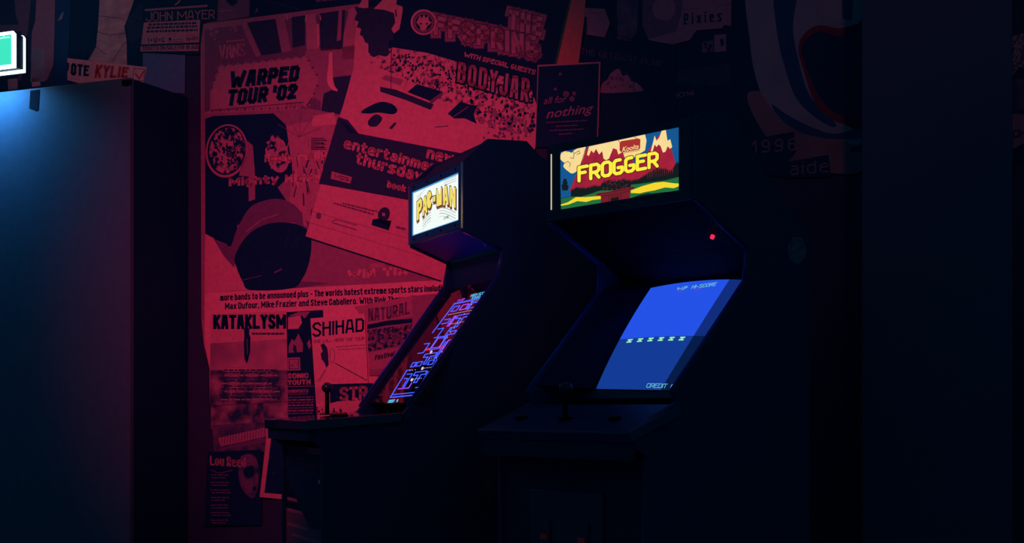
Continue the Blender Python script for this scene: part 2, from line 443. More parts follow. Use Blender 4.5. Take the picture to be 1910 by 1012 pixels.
def local_sheet(c, fr, outline, m, h0, th, step=.0002, base=True):
    return Sheet(fr, outline, m, h0, th, step, base, toloc=c.Mi)

def emis(name, col, st=1.0, noise=None):
    return mat(name, tuple(x * .1 for x in col), .6, emit=col, estr=st, noise=noise, spec=.05)

# ================= first machine: small white marquee, maze game
P = Cab((-.1475, 4.30), 67.0, .50, 'black arcade machine with a small white lit marquee and a neon maze on its screen')
profP = [(.436, 0), (.436, .90), (.47, .925), (.47, .965), (.20, .995), (.178, 1.018), (-.115, 1.42), (-.13, 1.504), (0, 1.555), (0, 1.768), (-.08, 1.839), (-.21, 1.842), (-.255, 1.80), (-.45, 1.70), (-.45, 0)]
P.sides(profP)
P.slab('front_panel', ((.425, .06), (.425, .90)), .016, glossy)
P.slab('kick_plate', ((.40, 0), (.40, .06)), .016, vinyl)
P.slab('back_panel', ((-.43, 1.69), (-.43, 0.05)), .016, plyin)
P.slab('top_panel', ((-.01, 1.757), (-.08, 1.828)), .014, plyin)
P.slab('top_panel', ((-.08, 1.833), (-.21, 1.836)), .014, plyin)
P.slab('top_panel', ((-.21, 1.834), (-.44, 1.695)), .014, plyin)
P.slab('speaker_panel', ((-.126, 1.51), (-.004, 1.560)), .012, mat('speaker_board_glow', (.008, .05, .42), .5))  # screen glow on this underside is put into the board's blue
P.slab('speaker_panel', ((-.15, 1.41), (-.14, 1.505)), .012, plyin)
# screen
frS = P.frame(.150, 1.04, -.130, 1.415)
sx = P.W / 2 - .018
P.slab('screen_glass', ((.152, 1.037), (-.131, 1.4165)), .010, glassm)
scr = local_sheet(P, frS, [(840, 560), (909, 545), (785, 750), (718, 752)], glassm, .0, .0004)
def Q(s_, q_):
    """screen picture: s right, q up, in the picture's own square"""
    a = (lerp(722, 777, s_), lerp(751, 746, s_)); b = (lerp(856, 912, s_), lerp(556, 544, s_))
    bow = 4.0 * math.sin(math.pi * q_)
    return (lerp(a[0], b[0], q_) - bow, lerp(a[1], b[1], q_) - bow * .6)
nb = emis('neon_blue', (.04, .08, 1.0), 1.8); nv = emis('neon_violet', (.36, .07, .95), 1.3)
nc = emis('screen_cyan', (.10, .65, 1.0), 1.0); nd = emis('dot_cream', (.9, .7, .75), .8); nr = emis('screen_red', (.85, .02, .03), .8)
def mline(pts, m=nb, wd=1.5): scr.line([Q(*p) for p in pts], wd, m)
def mrect(x0, y0, x1, y1, m=nb, wd=1.4): mline([(x0, y0), (x1, y0), (x1, y1), (x0, y1), (x0, y0)], m, wd)
mline([(0, .05), (1, .05)], nb, 2.0); mline([(0, .075), (.98, .075)], nb, 1.5); mline([(0, .945), (1, .945)], nb, 2.4)
mline([(0, .05), (0, .30), (.16, .30)], nb, 1.6); mline([(0, .66), (0, .945)], nb, 1.6)
mline([(1, .05), (1, .12)], nb); mline([(1, .62), (1, .70)], nb)
mrect(.1, .86, .28, .91); mrect(.38, .86, .58, .91, nv); mline([(.64, .85), (.64, .945)], nb); mrect(.68, .86, .92, .91)
mline([(.1, .78), (.3, .78), (.3, .74), (.1, .74)], nb); mline([(.38, .70), (.38, .80), (.44, .80), (.44, .70)], nv)
mline([(.50, .80), (.94, .80), (.94, .77), (.76, .77), (.76, .68), (.66, .68), (.66, .77), (.50, .77), (.50, .80)], nb)
mline([(.1, .69), (.3, .69), (.3, .60), (.2, .60)], nb); mline([(.56, .58), (.56, .68), (.62, .68), (.62, .64), (.86, .64), (.86, .61), (.62, .61), (.62, .56)], nb)
mrect(.34, .48, .66, .60, nb, 1.6); mrect(.37, .495, .63, .585, nv, 1.0)
mline([(0, .46), (.18, .46), (.18, .55), (0, .55)], nb); mline([(.82, .55), (1, .55)], nb); mline([(.82, .55), (.82, .44), (1, .44)], nv)
mline([(.74, .38), (.74, .54)], nb); mline([(.80, .38), (.80, .54)], nb)
mline([(.30, .44), (.70, .44), (.70, .41), (.54, .41), (.54, .34), (.46, .34), (.46, .41), (.30, .41), (.30, .44)], nb, 1.5)
mrect(.05, .33, .17, .37); mrect(.22, .33, .38, .37); mrect(.62, .33, .78, .37)
mline([(.86, .22), (.86, .37), (1.0, .37), (1.0, .34), (.92, .34), (.92, .22), (.86, .22)], nb, 1.5)
mline([(.1, .26), (.28, .26), (.28, .14), (.22, .14), (.22, .22), (.1, .22)], nb)
mline([(.36, .27), (.76, .27), (.76, .24), (.62, .24), (.62, .17), (.52, .17), (.52, .24), (.36, .24), (.36, .27)], nb, 1.6)
mline([(.10, .125), (.46, .125), (.46, .17)], nv, 1.6); mline([(.70, .12), (.96, .12), (.96, .155), (.82, .155), (.82, .26)], nb, 1.6)
scr.poly([Q(*p) for p in ((.20, .475), (.32, .475), (.32, .50), (.20, .50))], nr); scr.poly([Q(*p) for p in ((.66, .475), (.78, .475), (.78, .50), (.66, .50))], nr)
for q_, a_, b_ in ((.925, .62, .98), (.83, .1, .95), (.72, .46, .95), (.39, .56, .78), (.30, .60, .92), (.295, .12, .30), (.205, .40, .70)):
    n_ = int((b_ - a_) * 22)
    for i in range(n_):
        x_, y_ = Q(lerp(a_, b_, i / max(1, n_ - 1)), q_); scr.poly(ell(x_, y_, .75, .75, 6), nd, 1)
for i in range(8):
    x_, y_ = Q(.70, .58 + i * .045); scr.poly(ell(x_, y_, .8, .8, 6), nd, 1)
for s_, q_ in ((.46, .455), (.40, .20), (.53, .30)):
    x_, y_ = Q(s_, q_); scr.poly(ell(x_, y_, 2.0, 3.4, 12, 30), nd, 1)
a_, b_ = Q(.42, .985), Q(.98, .985); scr.text('HIGH SCORE', a_, b_, 5, nc, bold=.02, lean=.5)
a_, b_ = Q(.52, .957), Q(.82, .957); scr.text('5260', a_, b_, 4, nc, bold=.02, lean=.5)
a_, b_ = Q(.05, .962), Q(.28, .962); scr.text('1UP', a_, b_, 4, nv, bold=.02, lean=.5)
a_, b_ = Q(.02, .0), Q(.24, .0); scr.text('CREDIT', a_, b_, 5, nc, bold=.05, lean=.4)
a_, b_ = Q(.31, .0), Q(.36, .0); scr.text('0', a_, b_, 5, nc, bold=.05, lean=.4)
scr.mb.build('screen', P.root, normals=False)['label'] = 'glowing neon blue maze game picture'
# marquee
frM = P.frame(-.004, 1.555, -.004, 1.76)
mq = MB(); z0, z1 = 1.566, 1.760; hx = P.W / 2 - .006
wht = emis('lit_white_plexiglass', (.86, .97, .93), 1.0)
mq.box(-hx + .024, hx - .024, .002, .010, z0 + .022, z1 - .022, wht); mqo = mq.build('marquee', P.root, .0); mqo['label'] = 'white lit marquee with yellow block lettering'
fb = MB()
for b in ((-hx, hx, z1 - .024, z1), (-hx, hx, z0, z0 + .024), (-hx, -hx + .026, z0 + .024, z1 - .024), (hx - .026, hx, z0 + .024, z1 - .024)):
    fb.box(b[0], b[1], -.004, .004, b[2], b[3], frameb)
fo = fb.build('marquee_frame', P.root)
edge = MB()
for b in ((-hx, hx, z1, z1 + .003), (-hx, hx, z0 - .003, z0), (-hx - .0025, -hx, z0 - .003, z1 + .003), (hx, hx + .0025, z0 - .003, z1 + .003)):
    edge.box(b[0], b[1], -.006, .003, b[2], b[3], chrome)
edge.build('retainer_strip', fo)
lk_ = MB(); gl = emis('lit_blue_edge', (.10, .45, .80), .8)
for b in ((-hx + .022, hx - .022, z1 - .0275, z1 - .024), (-hx + .022, hx - .022, z0 + .024, z0 + .0275), (-hx + .026, -hx + .029, z0 + .024, z1 - .024), (hx - .030, hx - .026, z0 + .024, z1 - .024)):
    lk_.box(b[0], b[1], -.001, .0016, b[2], b[3], gl)
lk_.build('light_gap', fo)
for i in range(4):
    for zz in (z0 + .011, z1 - .011):
        sb = MB(); sb.cyl((lerp(-hx + .05, hx - .05, i / 3), -.004, zz), (0, -1, 0), .004, .002, tapem, 10); sb.build('screw', fo)
x0, x1 = -hx + .026, hx - .026; y0, y1 = z0 + .024, z1 - .024
art = MB()
yel = emis('lit_yellow', (.86, .72, .14), 1.0); brn = emis('lit_brown', (.22, .06, .03), 1.0); blk = emis('lit_black_ink', (.02, .03, .035), 1.0)
gry = emis('lit_grey_ink', (.30, .36, .34), 1.0); rdd = emis('lit_red_ink', (.55, .06, .05), 1.0)
def mpt(s_, q_, k): return (lerp(x0, x1, s_), .0018 - k * .0002, lerp(y0, y1, q_))
LET = {
 'P': [[(0, 0), (0, 1), (.75, 1), (1, .82), (1, .52), (.75, .36), (.42, .36), (.42, 0)], [(.42, .58), (.62, .60), (.62, .78), (.42, .78)]],
 'A': [[(0, 0), (.34, 1), (.66, 1), (1, 0), (.66, 0), (.58, .22), (.42, .22), (.34, 0)], [(.43, .42), (.57, .42), (.5, .62)]],
 'C': [[(1, .70), (.62, .52), (1, .30), (.80, .06), (.5, 0), (.18, .12), (0, .40), (0, .66), (.2, .90), (.5, 1), (.82, .92)]],
 '-': [[(0, 0), (0, 1), (1, 1), (1, 0)]],
 'M': [[(0, 0), (0, 1), (.22, 1), (.5, .52), (.78, 1), (1, 1), (1, 0), (.0, 0)]],
 'N': [[(0, 0), (0, 1), (.3, 1), (.68, .50), (.68, 1), (1, 1), (1, 0), (.70, 0), (.32, .46), (.32, 0)]],
}
spots_ = [('P', .075, .215, .35, .78, -.06), ('A', .205, .335, .40, .80, -.05), ('C', .30, .425, .49, .88, 0), ('-', .445, .505, .60, .72, 0), ('M', .515, .645, .47, .85, 0), ('A', .65, .785, .43, .85, .02), ('N', .79, .925, .33, .76, .06)]
for ch, sa, sb, qa, qb, sk in spots_:
    w_ = (sb - sa) * .07; sa, sb = sa + w_, sb - w_
    for (dx, dy, g, m, k) in ((.012, -.045, .012, brn, 1), (0, 0, .012, blk, 2), (0, 0, 0, yel, 3)):
        pts = LET[ch][0]
        cx, cy = .5, .5
        P2 = []
        for a_, b_ in pts:
            a2 = cx + (a_ - cx) * (1 + 2 * g / (sb - sa) * .8); b2 = cy + (b_ - cy) * (1 + 2 * g * 1.6 / (qb - qa))
            P2.append(mpt(lerp(sa, sb, a2) + dx, lerp(qa, qb, b2) + dy - sk * (a2 - .5) * 1.2, k))
        art.face(P2, m)
    if len(LET[ch]) > 1:
        art.face([mpt(lerp(sa, sb, a_), lerp(qa, qb, b_) - sk * (a_ - .5) * 1.2, 4) for a_, b_ in LET[ch][1]], blk)
def mcurve(pts, wd, m, k=1):
    for (a0, b0), (a1, b1) in zip(pts[:-1], pts[1:]):
        art.face([mpt(a0, b0, k), mpt(a1, b1, k), mpt(a1, b1 + wd, k), mpt(a0, b0 + wd, k)], m)
for off, wd, m in ((0, .022, gry), (-.06, .014, gry), (-.12, .02, gry), (-.18, .010, gry)):
    mcurve([(lerp(.22, .40, i / 6), .25 + off + .14 * math.sin(i / 6 * 1.4)) for i in range(7)], wd, m)
    mcurve([(lerp(.58, .92, i / 8), .36 + off + .05 * math.cos(i / 8 * 3.0) - .13 * (i / 8) ** 2) for i in range(9)], wd * .7, m)
for i in range(3):
    mcurve([(.08, .86 - i * .05), (.28 - i * .05, .95 - i * .05)], .010, gry); mcurve([(.68, .95 - i * .045), (.93, .955 - i * .05)], .010, gry)
def mtext(txt, s0, s1, q0, hgt, m, k=2, bold=0, lean=0):
    vs, fs = text_tris(txt, bold); xa = min(v[0] for v in vs); xb = max(v[0] for v in vs)
    bv = [art.bm.verts.new(mpt(lerp(s0, s1, (x - xa) / (xb - xa)) + lean * y, q0 + y / CAP * hgt, k)) for x, y in vs]; mi = art.mi(m)
    for f in fs:
        q = art.bm.faces.new([bv[i] for i in f]); q.material_index = mi
mtext('- ©1980', .66, .78, .13, .06, blk, bold=.01)
art.build('marquee_lettering', mqo, normals=False)
# control panel
P.slab('control_panel', ((.49, .983), (.198, 1.006)), .03, panelm, inset=-.012, bevel=.004)
P.slab('panel_apron', ((.480, .922), (.480, .960)), .02, vinyl, inset=.0)
def joystick(c, x, t, z, h=.085, r=.019):
    mb = MB(); mb.cyl((x, -t, z), (0, 0, 1), .024, .004, tapem, 20); j = mb.build('joystick', c.root)
    mb = MB(); mb.cyl((x, -t, z + .003), (0, 0, 1), .007, h - .015, tapem, 12); mb.build('shaft', j)
    mb = MB(); mb.ball((x, -t, z + h), r, knobm); mb.build('ball_knob', j)
def button(c, x, t, z, m, r=.014):
    mb = MB(); mb.cyl((x, -t, z - .002), (0, 0, 1), r + .004, .006, tapem, 18); b_ = mb.build('button', c.root)
    mb = MB(); mb.cyl((x, -t, z + .003), (0, 0, 1), r, .007, m, 18); mb.build('plunger', b_)
joystick(P, -.085, .33, .998, .085, .017)
button(P, .05, .34, .996, redbtn); button(P, .12, .34, .996, redbtn)
# rounded dark shape added on the front panel
sk = MB(); sk.prism([(-.20, -.426, .88), (.222, -.426, .88), (.222, -.426, .70), (.18, -.426, .665), (.08, -.426, .66), (-.04, -.426, .71), (-.14, -.426, .77), (-.20, -.426, .83)], (0, -.004, 0), vinyl)
sk.build('front_dark_shape', P.root)['label'] = 'matte dark shape with a rounded lower edge'
fa = MB(); fs1 = mat('reflection_stripe_dark', (.36, .06, .13), .5); fs2 = mat('reflection_stripe_red', (.85, .10, .20), .5)  # red stripes mirrored in the glossy front are painted on
fa.box(-.228, .226, -.4262, -.4252, .08, .70, fs1)
for i, (zz, xa, xb) in enumerate(((.735, -.21, -.06), (.70, -.2, .0), (.655, -.21, .05), (.625, -.15, .22), (.60, .02, .222), (.575, -.2, .1), (.55, -.02, .222), (.52, -.2, .2), (.49, -.1, .222))): fa.box(xa, xb, -.4266, -.4262, zz - .010, zz, fs2)
fa.build('front_reflection', P.root)['label'] = 'dark red stripes painted as a reflection on the front'
lk = MB(); lk.cyl((.20, -.430, .80), (0, -1, 0), .008, .006, chrome, 12); lk.build('lock', P.root)
P.moulding([(.436, .02), (.436, .895)], P.W / 2 - .009, m=ply); P.moulding([(.178, 1.025), (-.115, 1.424)], P.W / 2 - .009); P.moulding([(-.115, 1.424), (-.13, 1.50), (-.002, 1.551)], P.W / 2 - .009)
P.moulding([(.178, 1.025), (-.115, 1.424)], -P.W / 2 + .009)
bz = MB(); bz.ball((P.W / 2 - .03, .085, 1.5205), .006, mat('bright_rivet', (.6, .7, .9), .25, 1.0)); bz.build('rivet', P.root)

# ================= second machine: painted landscape marquee, blue screen
G = Cab((.472, 3.633), 50.6, .587, 'black arcade machine with a colourful mountain landscape marquee and a plain blue screen')
profG = [(.18, 0), (.18, .90), (.225, .925), (.225, .965), (.07, 1.035), (.083, 1.063), (-.19, 1.354), (-.197, 1.444), (0, 1.553), (0, 1.768), (-.05, 1.785), (-.14, 1.785), (-.27, 1.64), (-.45, 1.50), (-.45, 0)]
G.sides(profG)
G.slab('front_panel', ((.17, .06), (.17, .90)), .016, vinyl)
G.slab('kick_plate', ((.15, 0), (.15, .06)), .016, vinyl)
G.slab('back_panel', ((-.43, 1.49), (-.43, .05)), .016, plyin)
G.slab('top_panel', ((-.01, 1.768), (-.14, 1.780)), .014, plyin)
G.slab('top_panel', ((-.14, 1.778), (-.44, 1.50)), .014, plyin)
G.slab('speaker_panel', ((-.195, 1.452), (-.006, 1.557)), .012, mat('dark_speaker_board', (.003, .008, .022), .7, spec=.1))
G.slab('speaker_panel', ((-.30, 1.385), (-.20, 1.452)), .012, MATS['dark_speaker_board'])
frZ = G.frame(-.07, 1.073, -.288, 1.369)
G.slab('bezel', ((-.050, 1.046), (-.300, 1.385)), .012, mat('screen_bezel', (.008, .03, .10), .30))
shr = mat('screen_shroud', (.004, .02, .09), .6, spec=.1)
xl = -G.W / 2 + .018; sh_ = MB(); xs = xl + .105
sh_.prism([(xl, -.055, 1.085), (xl, .205, 1.365), (xs, .284, 1.370), (xs, .066, 1.076)], (0, .004, -.003), shr); sh_.build('screen_shroud', G.root)
scr = local_sheet(G, frZ, [(1112, 726), (1300, 730), (1430, 528), (1215, 538)], glassm, .001, .002)
upb = emis('screen_water_blue', (.018, .085, .80), 1.0); lob = emis('screen_road_blue', (.007, .044, .30), 1.0)
upd = emis('screen_water_shaded', (.006, .026, .20), 1.0); lod = emis('screen_road_shaded', (.002, .012, .065), 1.0)  # shaded copies: the darker right band is put into the picture's colours
fg = emis('screen_pale_green', (.35, 1.0, .55), .9); sc2 = emis('screen_pale_cyan', (.16, .55, .78), .8); sr = emis('screen_dim_red', (.35, .03, .25), .8)
TL, TR, BR, BL = (1215, 538), (1412, 524), (1275, 729), (1113, 726)
def Z(s_, q_):
    """blue picture: s right, q up"""
    a = (lerp(BL[0], BR[0], s_), lerp(BL[1], BR[1], s_)); b = (lerp(TL[0], TR[0], s_), lerp(TL[1], TR[1], s_))
    e = 6.0 * 4 * q_ * (1 - q_) * (1 - s_)            # bowed left edge of the tube
    return (lerp(a[0], b[0], q_) - e, lerp(a[1], b[1], q_) - 7 * 4 * s_ * (1 - s_) * q_)
def zone(sa, sb, qa, qb, m, nn=10):
    for i in range(nn):
        s0_, s1_ = lerp(sa, sb, i / nn), lerp(sa, sb, (i + 1) / nn)
        for j in range(6):
            q0_, q1_ = lerp(qa, qb, j / 6), lerp(qa, qb, (j + 1) / 6)
            scr.poly([Z(s0_, q0_), Z(s1_, q0_), Z(s1_, q1_), Z(s0_, q1_)], m)
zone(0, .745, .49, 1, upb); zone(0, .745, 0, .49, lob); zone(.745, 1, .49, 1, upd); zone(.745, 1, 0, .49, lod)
scr.up()
for i in range(6):
    s_ = .105 + i * .106
    for a_, b_ in ((0, 0), (1, 1), (2, 0), (1, 0), (0, 2), (2, 2), (1, 2), (0, 1), (2, 1)):
        if (a_, b_) in ((0, 1), (2, 1)): continue
        x0_, q0_ = s_ + (a_ - 1) * .016, .448 + b_ * .011
        scr.poly([Z(x0_, q0_), Z(x0_ + .019, q0_), Z(x0_ + .019, q0_ + .0125), Z(x0_, q0_ + .0125)], fg)
scr.stext('1-UP', (1262, 543), (1282, 540), 6, sc2, lean=.5, wd=1.3); scr.stext('HI-SCORE', (1290, 540), (1336, 534), 7, sc2, lean=.5, wd=1.3)
scr.text('00', (1265, 546), (1274, 545), 3, sr, lean=.5); scr.text('0000', (1296, 543), (1308, 541), 3, sr, lean=.5)
scr.stext('CREDIT', (1206, 724), (1244, 725), 8.5, sc2, lean=.35, wd=1.3); scr.stext('0', (1251, 726), (1257, 726), 8.5, sc2, lean=.35, wd=1.3)
scr.mb.build('screen', G.root, normals=False)['label'] = 'glowing blue game picture with a row of small green marks'
# marquee
gz0, gz1 = 1.565, 1.757; gx = G.W / 2 - .018
frN = G.frame(0.0, 1.56, 0.0, 1.76)
mb = MB(); sky = emis('lit_sky_blue', (.007, .095, .29), 1.0)
mqg = local_sheet(G, frN, [(1043, 284), (1265.5, 236), (1269.7, 354), (1047, 392)], sky, -.006, .006, .00015)
cream = emis('lit_cream', (.93, .74, .34), 1.0, (12, .3, .7, (.95, .66, .25), 3)); crim = emis('lit_crimson', (.42, .018, .045), 1.0, (30, .3, .7, (.30, .012, .04), 5)); tree = emis('lit_dark_green', (.006, .012, .014), 1.0)
grs = emis('lit_grass_green', (.015, .16, .05), 1.0); lemon = emis('lit_lemon', (.92, .68, .03), 1.0); title = emis('lit_title_yellow', (1.0, .82, .06), 1.0)
brick = emis('lit_brick', (.18, .012, .025), 1.0); out_ = emis('lit_outline', (.012, .008, .008), 1.0); sgn = emis('lit_sign_red', (.40, .03, .03), 1.0)
def z3(pts): return [(1000 + x / 3.615, 200 + y / 3.615) for x, y in pts]
D = mqg
# mountains, snow caps, cloud
D.poly(z3([(225, 565), (345, 266), (560, 215), (640, 330), (700, 465), (640, 560), (300, 600)]), crim)
D.poly(z3([(640, 470), (790, 240), (845, 165), (905, 250), (945, 395), (940, 440), (700, 490)]), crim); D.up()
D.poly(z3(sp([(335, 265), (295, 400), (250, 445), (215, 430), (185, 400), (190, 375), (165, 350), (170, 310), (205, 295), (240, 305), (268, 283)])), cream)
D.poly(z3([(357, 264), (735, 183), (745, 225), (735, 290), (700, 312), (672, 338), (640, 332), (600, 345), (585, 300), (555, 318), (545, 285), (520, 275), (505, 312), (492, 345), (472, 358), (455, 345), (446, 295), (425, 318), (405, 280), (388, 308), (372, 290), (356, 328), (343, 320)]), cream)
D.poly(z3([(770, 310), (800, 190), (812, 225), (830, 205), (850, 150), (875, 152), (886, 225), (905, 215), (918, 268), (903, 280), (888, 262), (872, 300), (855, 305), (840, 262), (826, 250), (812, 268), (800, 250), (785, 300)]), cream)
D.up()
# grey rock streaks falling from the caps
for i in range(14):
    x_ = 735 + i * 14; D.poly(z3([(x_, 390 + (i % 3) * 12), (x_ + 9, 388), (x_ + 5, 450 + (i * 37 % 40))]), crim)
for pts in ([(205, 300), (240, 290), (258, 312), (252, 345), (230, 340)], [(258, 312), (290, 292), (296, 310), (275, 318)], [(185, 380), (215, 365), (232, 378), (225, 400)], [(340, 262), (297, 398)], [(665, 200), (685, 215), (690, 250), (672, 280)], [(552, 220), (575, 250), (592, 300)]):
    D.line(z3(pts), .9, out_)
# trees
def trees(pts, seed, base):
    r = random.Random(seed); top = []
    for (xa, ya), (xb, yb) in zip(pts[:-1], pts[1:]):
        n_ = max(2, int((xb - xa) / 9))
        for i in range(n_):
            x_ = lerp(xa, xb, i / n_); y_ = lerp(ya, yb, i / n_); top += [(x_, y_ + r.uniform(2, 8)), (x_ + 4.5, y_ - r.uniform(4, 16))]
    top.append(pts[-1])
    D.poly(z3(top + base), tree)
trees([(235, 560), (275, 540), (330, 545), (400, 530), (440, 530)], 3, [(440, 610), (235, 640)])
trees([(630, 500), (700, 480), (760, 440), (820, 410), (870, 415), (905, 430), (940, 380), (969, 372)], 5, [(973, 520), (640, 560)])
D.poly(z3([(176, 560), (172, 520), (182, 520), (178, 500), (186, 500), (184, 486), (196, 480), (208, 488), (206, 502), (214, 502), (210, 525), (220, 528), (214, 560)]), tree)
trees([(440, 520), (480, 490), (540, 500), (590, 485), (635, 495)], 8, [(640, 570), (440, 580)])
D.up()
# fields
D.poly(z3([(168, 615), (240, 600), (300, 602), (400, 570), (440, 560), (640, 560), (640, 520), (760, 505), (870, 490), (973, 464), (975, 556), (640, 612), (440, 645), (170, 693)]), grs); D.up()
D.poly(z3([(168, 655), (215, 640), (270, 605), (330, 605), (400, 600), (440, 597), (440, 618), (380, 625), (340, 638), (280, 632), (220, 655), (169, 664)]), lemon)
D.poly(z3([(640, 560), (720, 530), (800, 508), (860, 502), (930, 512), (974, 514), (974, 528), (930, 545), (870, 540), (800, 560), (740, 570), (700, 580), (640, 578)]), lemon)
D.line(z3([(640, 520), (760, 508), (870, 492), (973, 466)]), .8, out_); D.line(z3([(168, 615), (240, 600), (300, 602), (400, 572)]), .8, out_)
D.poly(z3([(640, 612), (700, 590), (760, 578), (820, 585), (900, 568)]), tree)
D.up()
# brick gatehouse
D.poly(z3([(438, 650), (438, 600), (405, 592), (410, 578), (470, 572), (662, 532), (662, 550), (635, 556), (635, 615)]), brick)
D.poly(z3([(505, 635), (505, 612), (560, 602), (560, 626)]), out_, 1)
for a_, b_ in (((410, 588), (660, 545)), ((445, 600), (630, 566)), ((490, 640), (490, 605)), ((575, 622), (575, 590)), ((490, 603), (575, 588))): D.line(z3([a_, b_]), .8, out_, 1)
D.scribble(*z3([(445, 490)])[0], *z3([(630, 560)])[0], 60, brick, 4, 1.5, 3.5, 1)
D.up()
# red sign on the snow and the title
D.poly(z3([(565, 240), (575, 228), (690, 210), (705, 216), (703, 275), (695, 285), (580, 305), (565, 292)]), sgn)
D.line(z3([(580, 312), (700, 290)]), .8, sgn)
D.text('Koolta', *z3([(582, 300), (692, 278)]), 9, cream, lean=.25, bold=.015, k=1); D.up(); D.up()
for gr, m, k in ((2.6, out_, 0), (0, title, 1)):
    D.stext('FROGGER', *z3([(281, 509), (830, 405)]), 31, m, h1=31, wd=6.3, grow=gr, k=k, lean=.0, gap=.4, rnd=True)
mo = D.mb.build('marquee', G.root, normals=False); mo['label'] = 'lit marquee painted with red mountains and a yellow title'
fb = MB(); fz = .010
def quad_loc(px, h): return G.Mi @ frN.w(*frN.at(*px), h)
oz0, oz1 = 1.555, 1.766
cz = [quad_loc(p, 0) for p in ((1043, 284), (1265.5, 236), (1269.7, 354), (1047, 392))]
ax0 = sum(c.x for c in (cz[0], cz[3])) / 2; ax1 = sum(c.x for c in (cz[1], cz[2])) / 2; az1 = (cz[0].z + cz[1].z) / 2; az0 = (cz[2].z + cz[3].z) / 2
for b in ((-gx, gx, az1 - .001, oz1), (-gx, gx, oz0, az0 + .001), (-gx, ax0 + .001, az0 + .001, az1 - .001), (ax1 - .001, gx, az0 + .001, az1 - .001)):
    fb.box(b[0], b[1], -.0022, .012, b[2], b[3], framem)
fo = fb.build('marquee_frame', G.root)
wl = emis('lit_gap', (.9, .72, .55), .85)
mb = MB(); mb.box(-gx + .004, -gx + .0075, -.0035, -.0020, az0 + .004, az1 - .002, wl); mb.build('light_gap', fo)
# controls, coin door, trims
G.slab('control_panel', ((.25, .960), (.065, 1.030)), .03, mat('blue_black_panel', (.006, .035, .13), .38), inset=-.008, bevel=.004)
G.slab('panel_apron', ((.240, .89), (.240, .932)), .02, vinyl, inset=.0)
joystick(G, -.02, .17, .992, .08); button(G, -.20, .17, .991, redbtn); button(G, .17, .17, .991, redbtn)
cdm = MB(); cdm.box(-.16, .13, -.178, -.170, .42, .80, coinm); cdo = cdm.build('coin_door', G.root, .004)
for xx in (-.09, .06):
    m_ = MB(); m_.box(xx - .022, xx + .022, -.184, -.178, .64, .72, mat('coin_slot_plate', (.015, .045, .09), .4, .3)); so = m_.build('coin_slot', cdo, .002)
    m_ = MB(); m_.box(xx - .012, xx + .012, -.188, -.184, .668, .682, mat('red_reject_button', (.22, .02, .03), .4, emit=(.30, .015, .03), estr=.03)); m_.build('reject_button', so)
m_ = MB(); m_.cyl((0, -.178, .55), (0, -1, 0), .010, .008, chrome, 14); m_.build('lock', cdo)
for x_ in (G.W / 2 - .009, -G.W / 2 + .009):
    G.moulding([(.18, .02), (.18, .895)], x_, m=ply); G.moulding([(.083, 1.066), (-.19, 1.357), (-.197, 1.442), (-.002, 1.550)], x_, .0045)
ld = MB(); fU = G.frame(-.195, 1.452, -.006, 1.557)
lu, lv = fU.at(1331, 440); lp = G.Mi @ fU.w(lu, lv, 0)
ld.cyl(lp + Vector((0, -.001, .004)), (0, -.48, -.87), .006, .012, emis('red_led', (1.0, .03, .12), .9), 12); ld.build('indicator_light', G.root)['label'] = 'small glowing red indicator light'
# round worn sticker on the near side panel
fside = Frame(G.M @ Vector((G.W / 2, 0, 1.2)), G.Y, (0, 0, 1))
st = local_sheet(G, fside, ell(1486, 466, 17, 25), mat('sticker_teal', (.05, .17, .22), .5, noise=(60, .4, .6, (.03, .11, .16), 4)), .0002, .0006)
st.line([(1471, 474), (1501, 458)], 1.6, ply); st.line([(1470, 448), (1478, 455), (1474, 462)], 1.6, ply); st.line([(1485, 446), (1497, 452)], 1.3, ply)
st.mb.build('sticker', G.root, normals=False)['label'] = 'round worn pale sticker on the side panel'
# red patch low on the first machine's near side, painted for reflected red light
fsp = Frame(P.M @ Vector((P.W / 2, 0, .7)), P.Y, (0, 0, 1))
st = local_sheet(P, fsp, [(907, 890), (921, 893), (921, 912), (914, 920), (922, 930), (921, 957), (912, 955), (907, 945)], mat('red_glow_paint', (.42, .05, .10), .5), .0002, .0006)
st.mb.build('red_glow_patch', P.root, normals=False)

# ---------------------------------------------------------------- posters on the wall
LV = .0021
def sheet(outline, m, lv): return Sheet(WALL, outline, I[m], .0004 + lv * LV)

# --- left end, above the cabinet
s = sheet([(-40, -40), (112, -40), (112, 160), (-40, 182)], 'dark', 0)
s.poly([(24, -40), (62, -40), (56, 20), (52, 60), (48, 100), (40, 150), (34, 150), (40, 60), (30, 30)], 'low')
s.poly([(70, -40), (104, -40), (102, 60), (100, 120), (88, 150), (62, 152), (58, 110), (60, 60), (66, 40)], 'mid')
s.poly([(60, 90), (84, 92), (84, 152), (57, 153)], 'pale', 1); s.poly([(-40, 48), (40, 46), (40, 58), (-40, 62)], 'low', 1)
s.poly([(15, 148), (33, 146), (34, 168), (16, 168)], 'bright', 1); s.poly([(60, 146), (75, 144), (76, 160), (60, 162)], 'paper', 1)
s.done('figure_poster', 'dark poster with rosy upright figures behind the lit green sign', 'poster')
s = sheet([(106, -40), (278, -40), (276, 130), (170, 160), (104, 160)], 'black', 1)
s.poly([(106, -40), (134, -40), (130, 60), (126, 160), (104, 160)], 'blue'); s.poly([(116, 25), (120, 22), (117, 36), (108, 40)], 'pale', 1)
s.poly([(187, -40), (262, -40), (248, 10), (233, 50), (237, 75), (238, 122), (200, 120), (166, 112), (180, 88), (184, 50), (186, 15)], 'shirt')
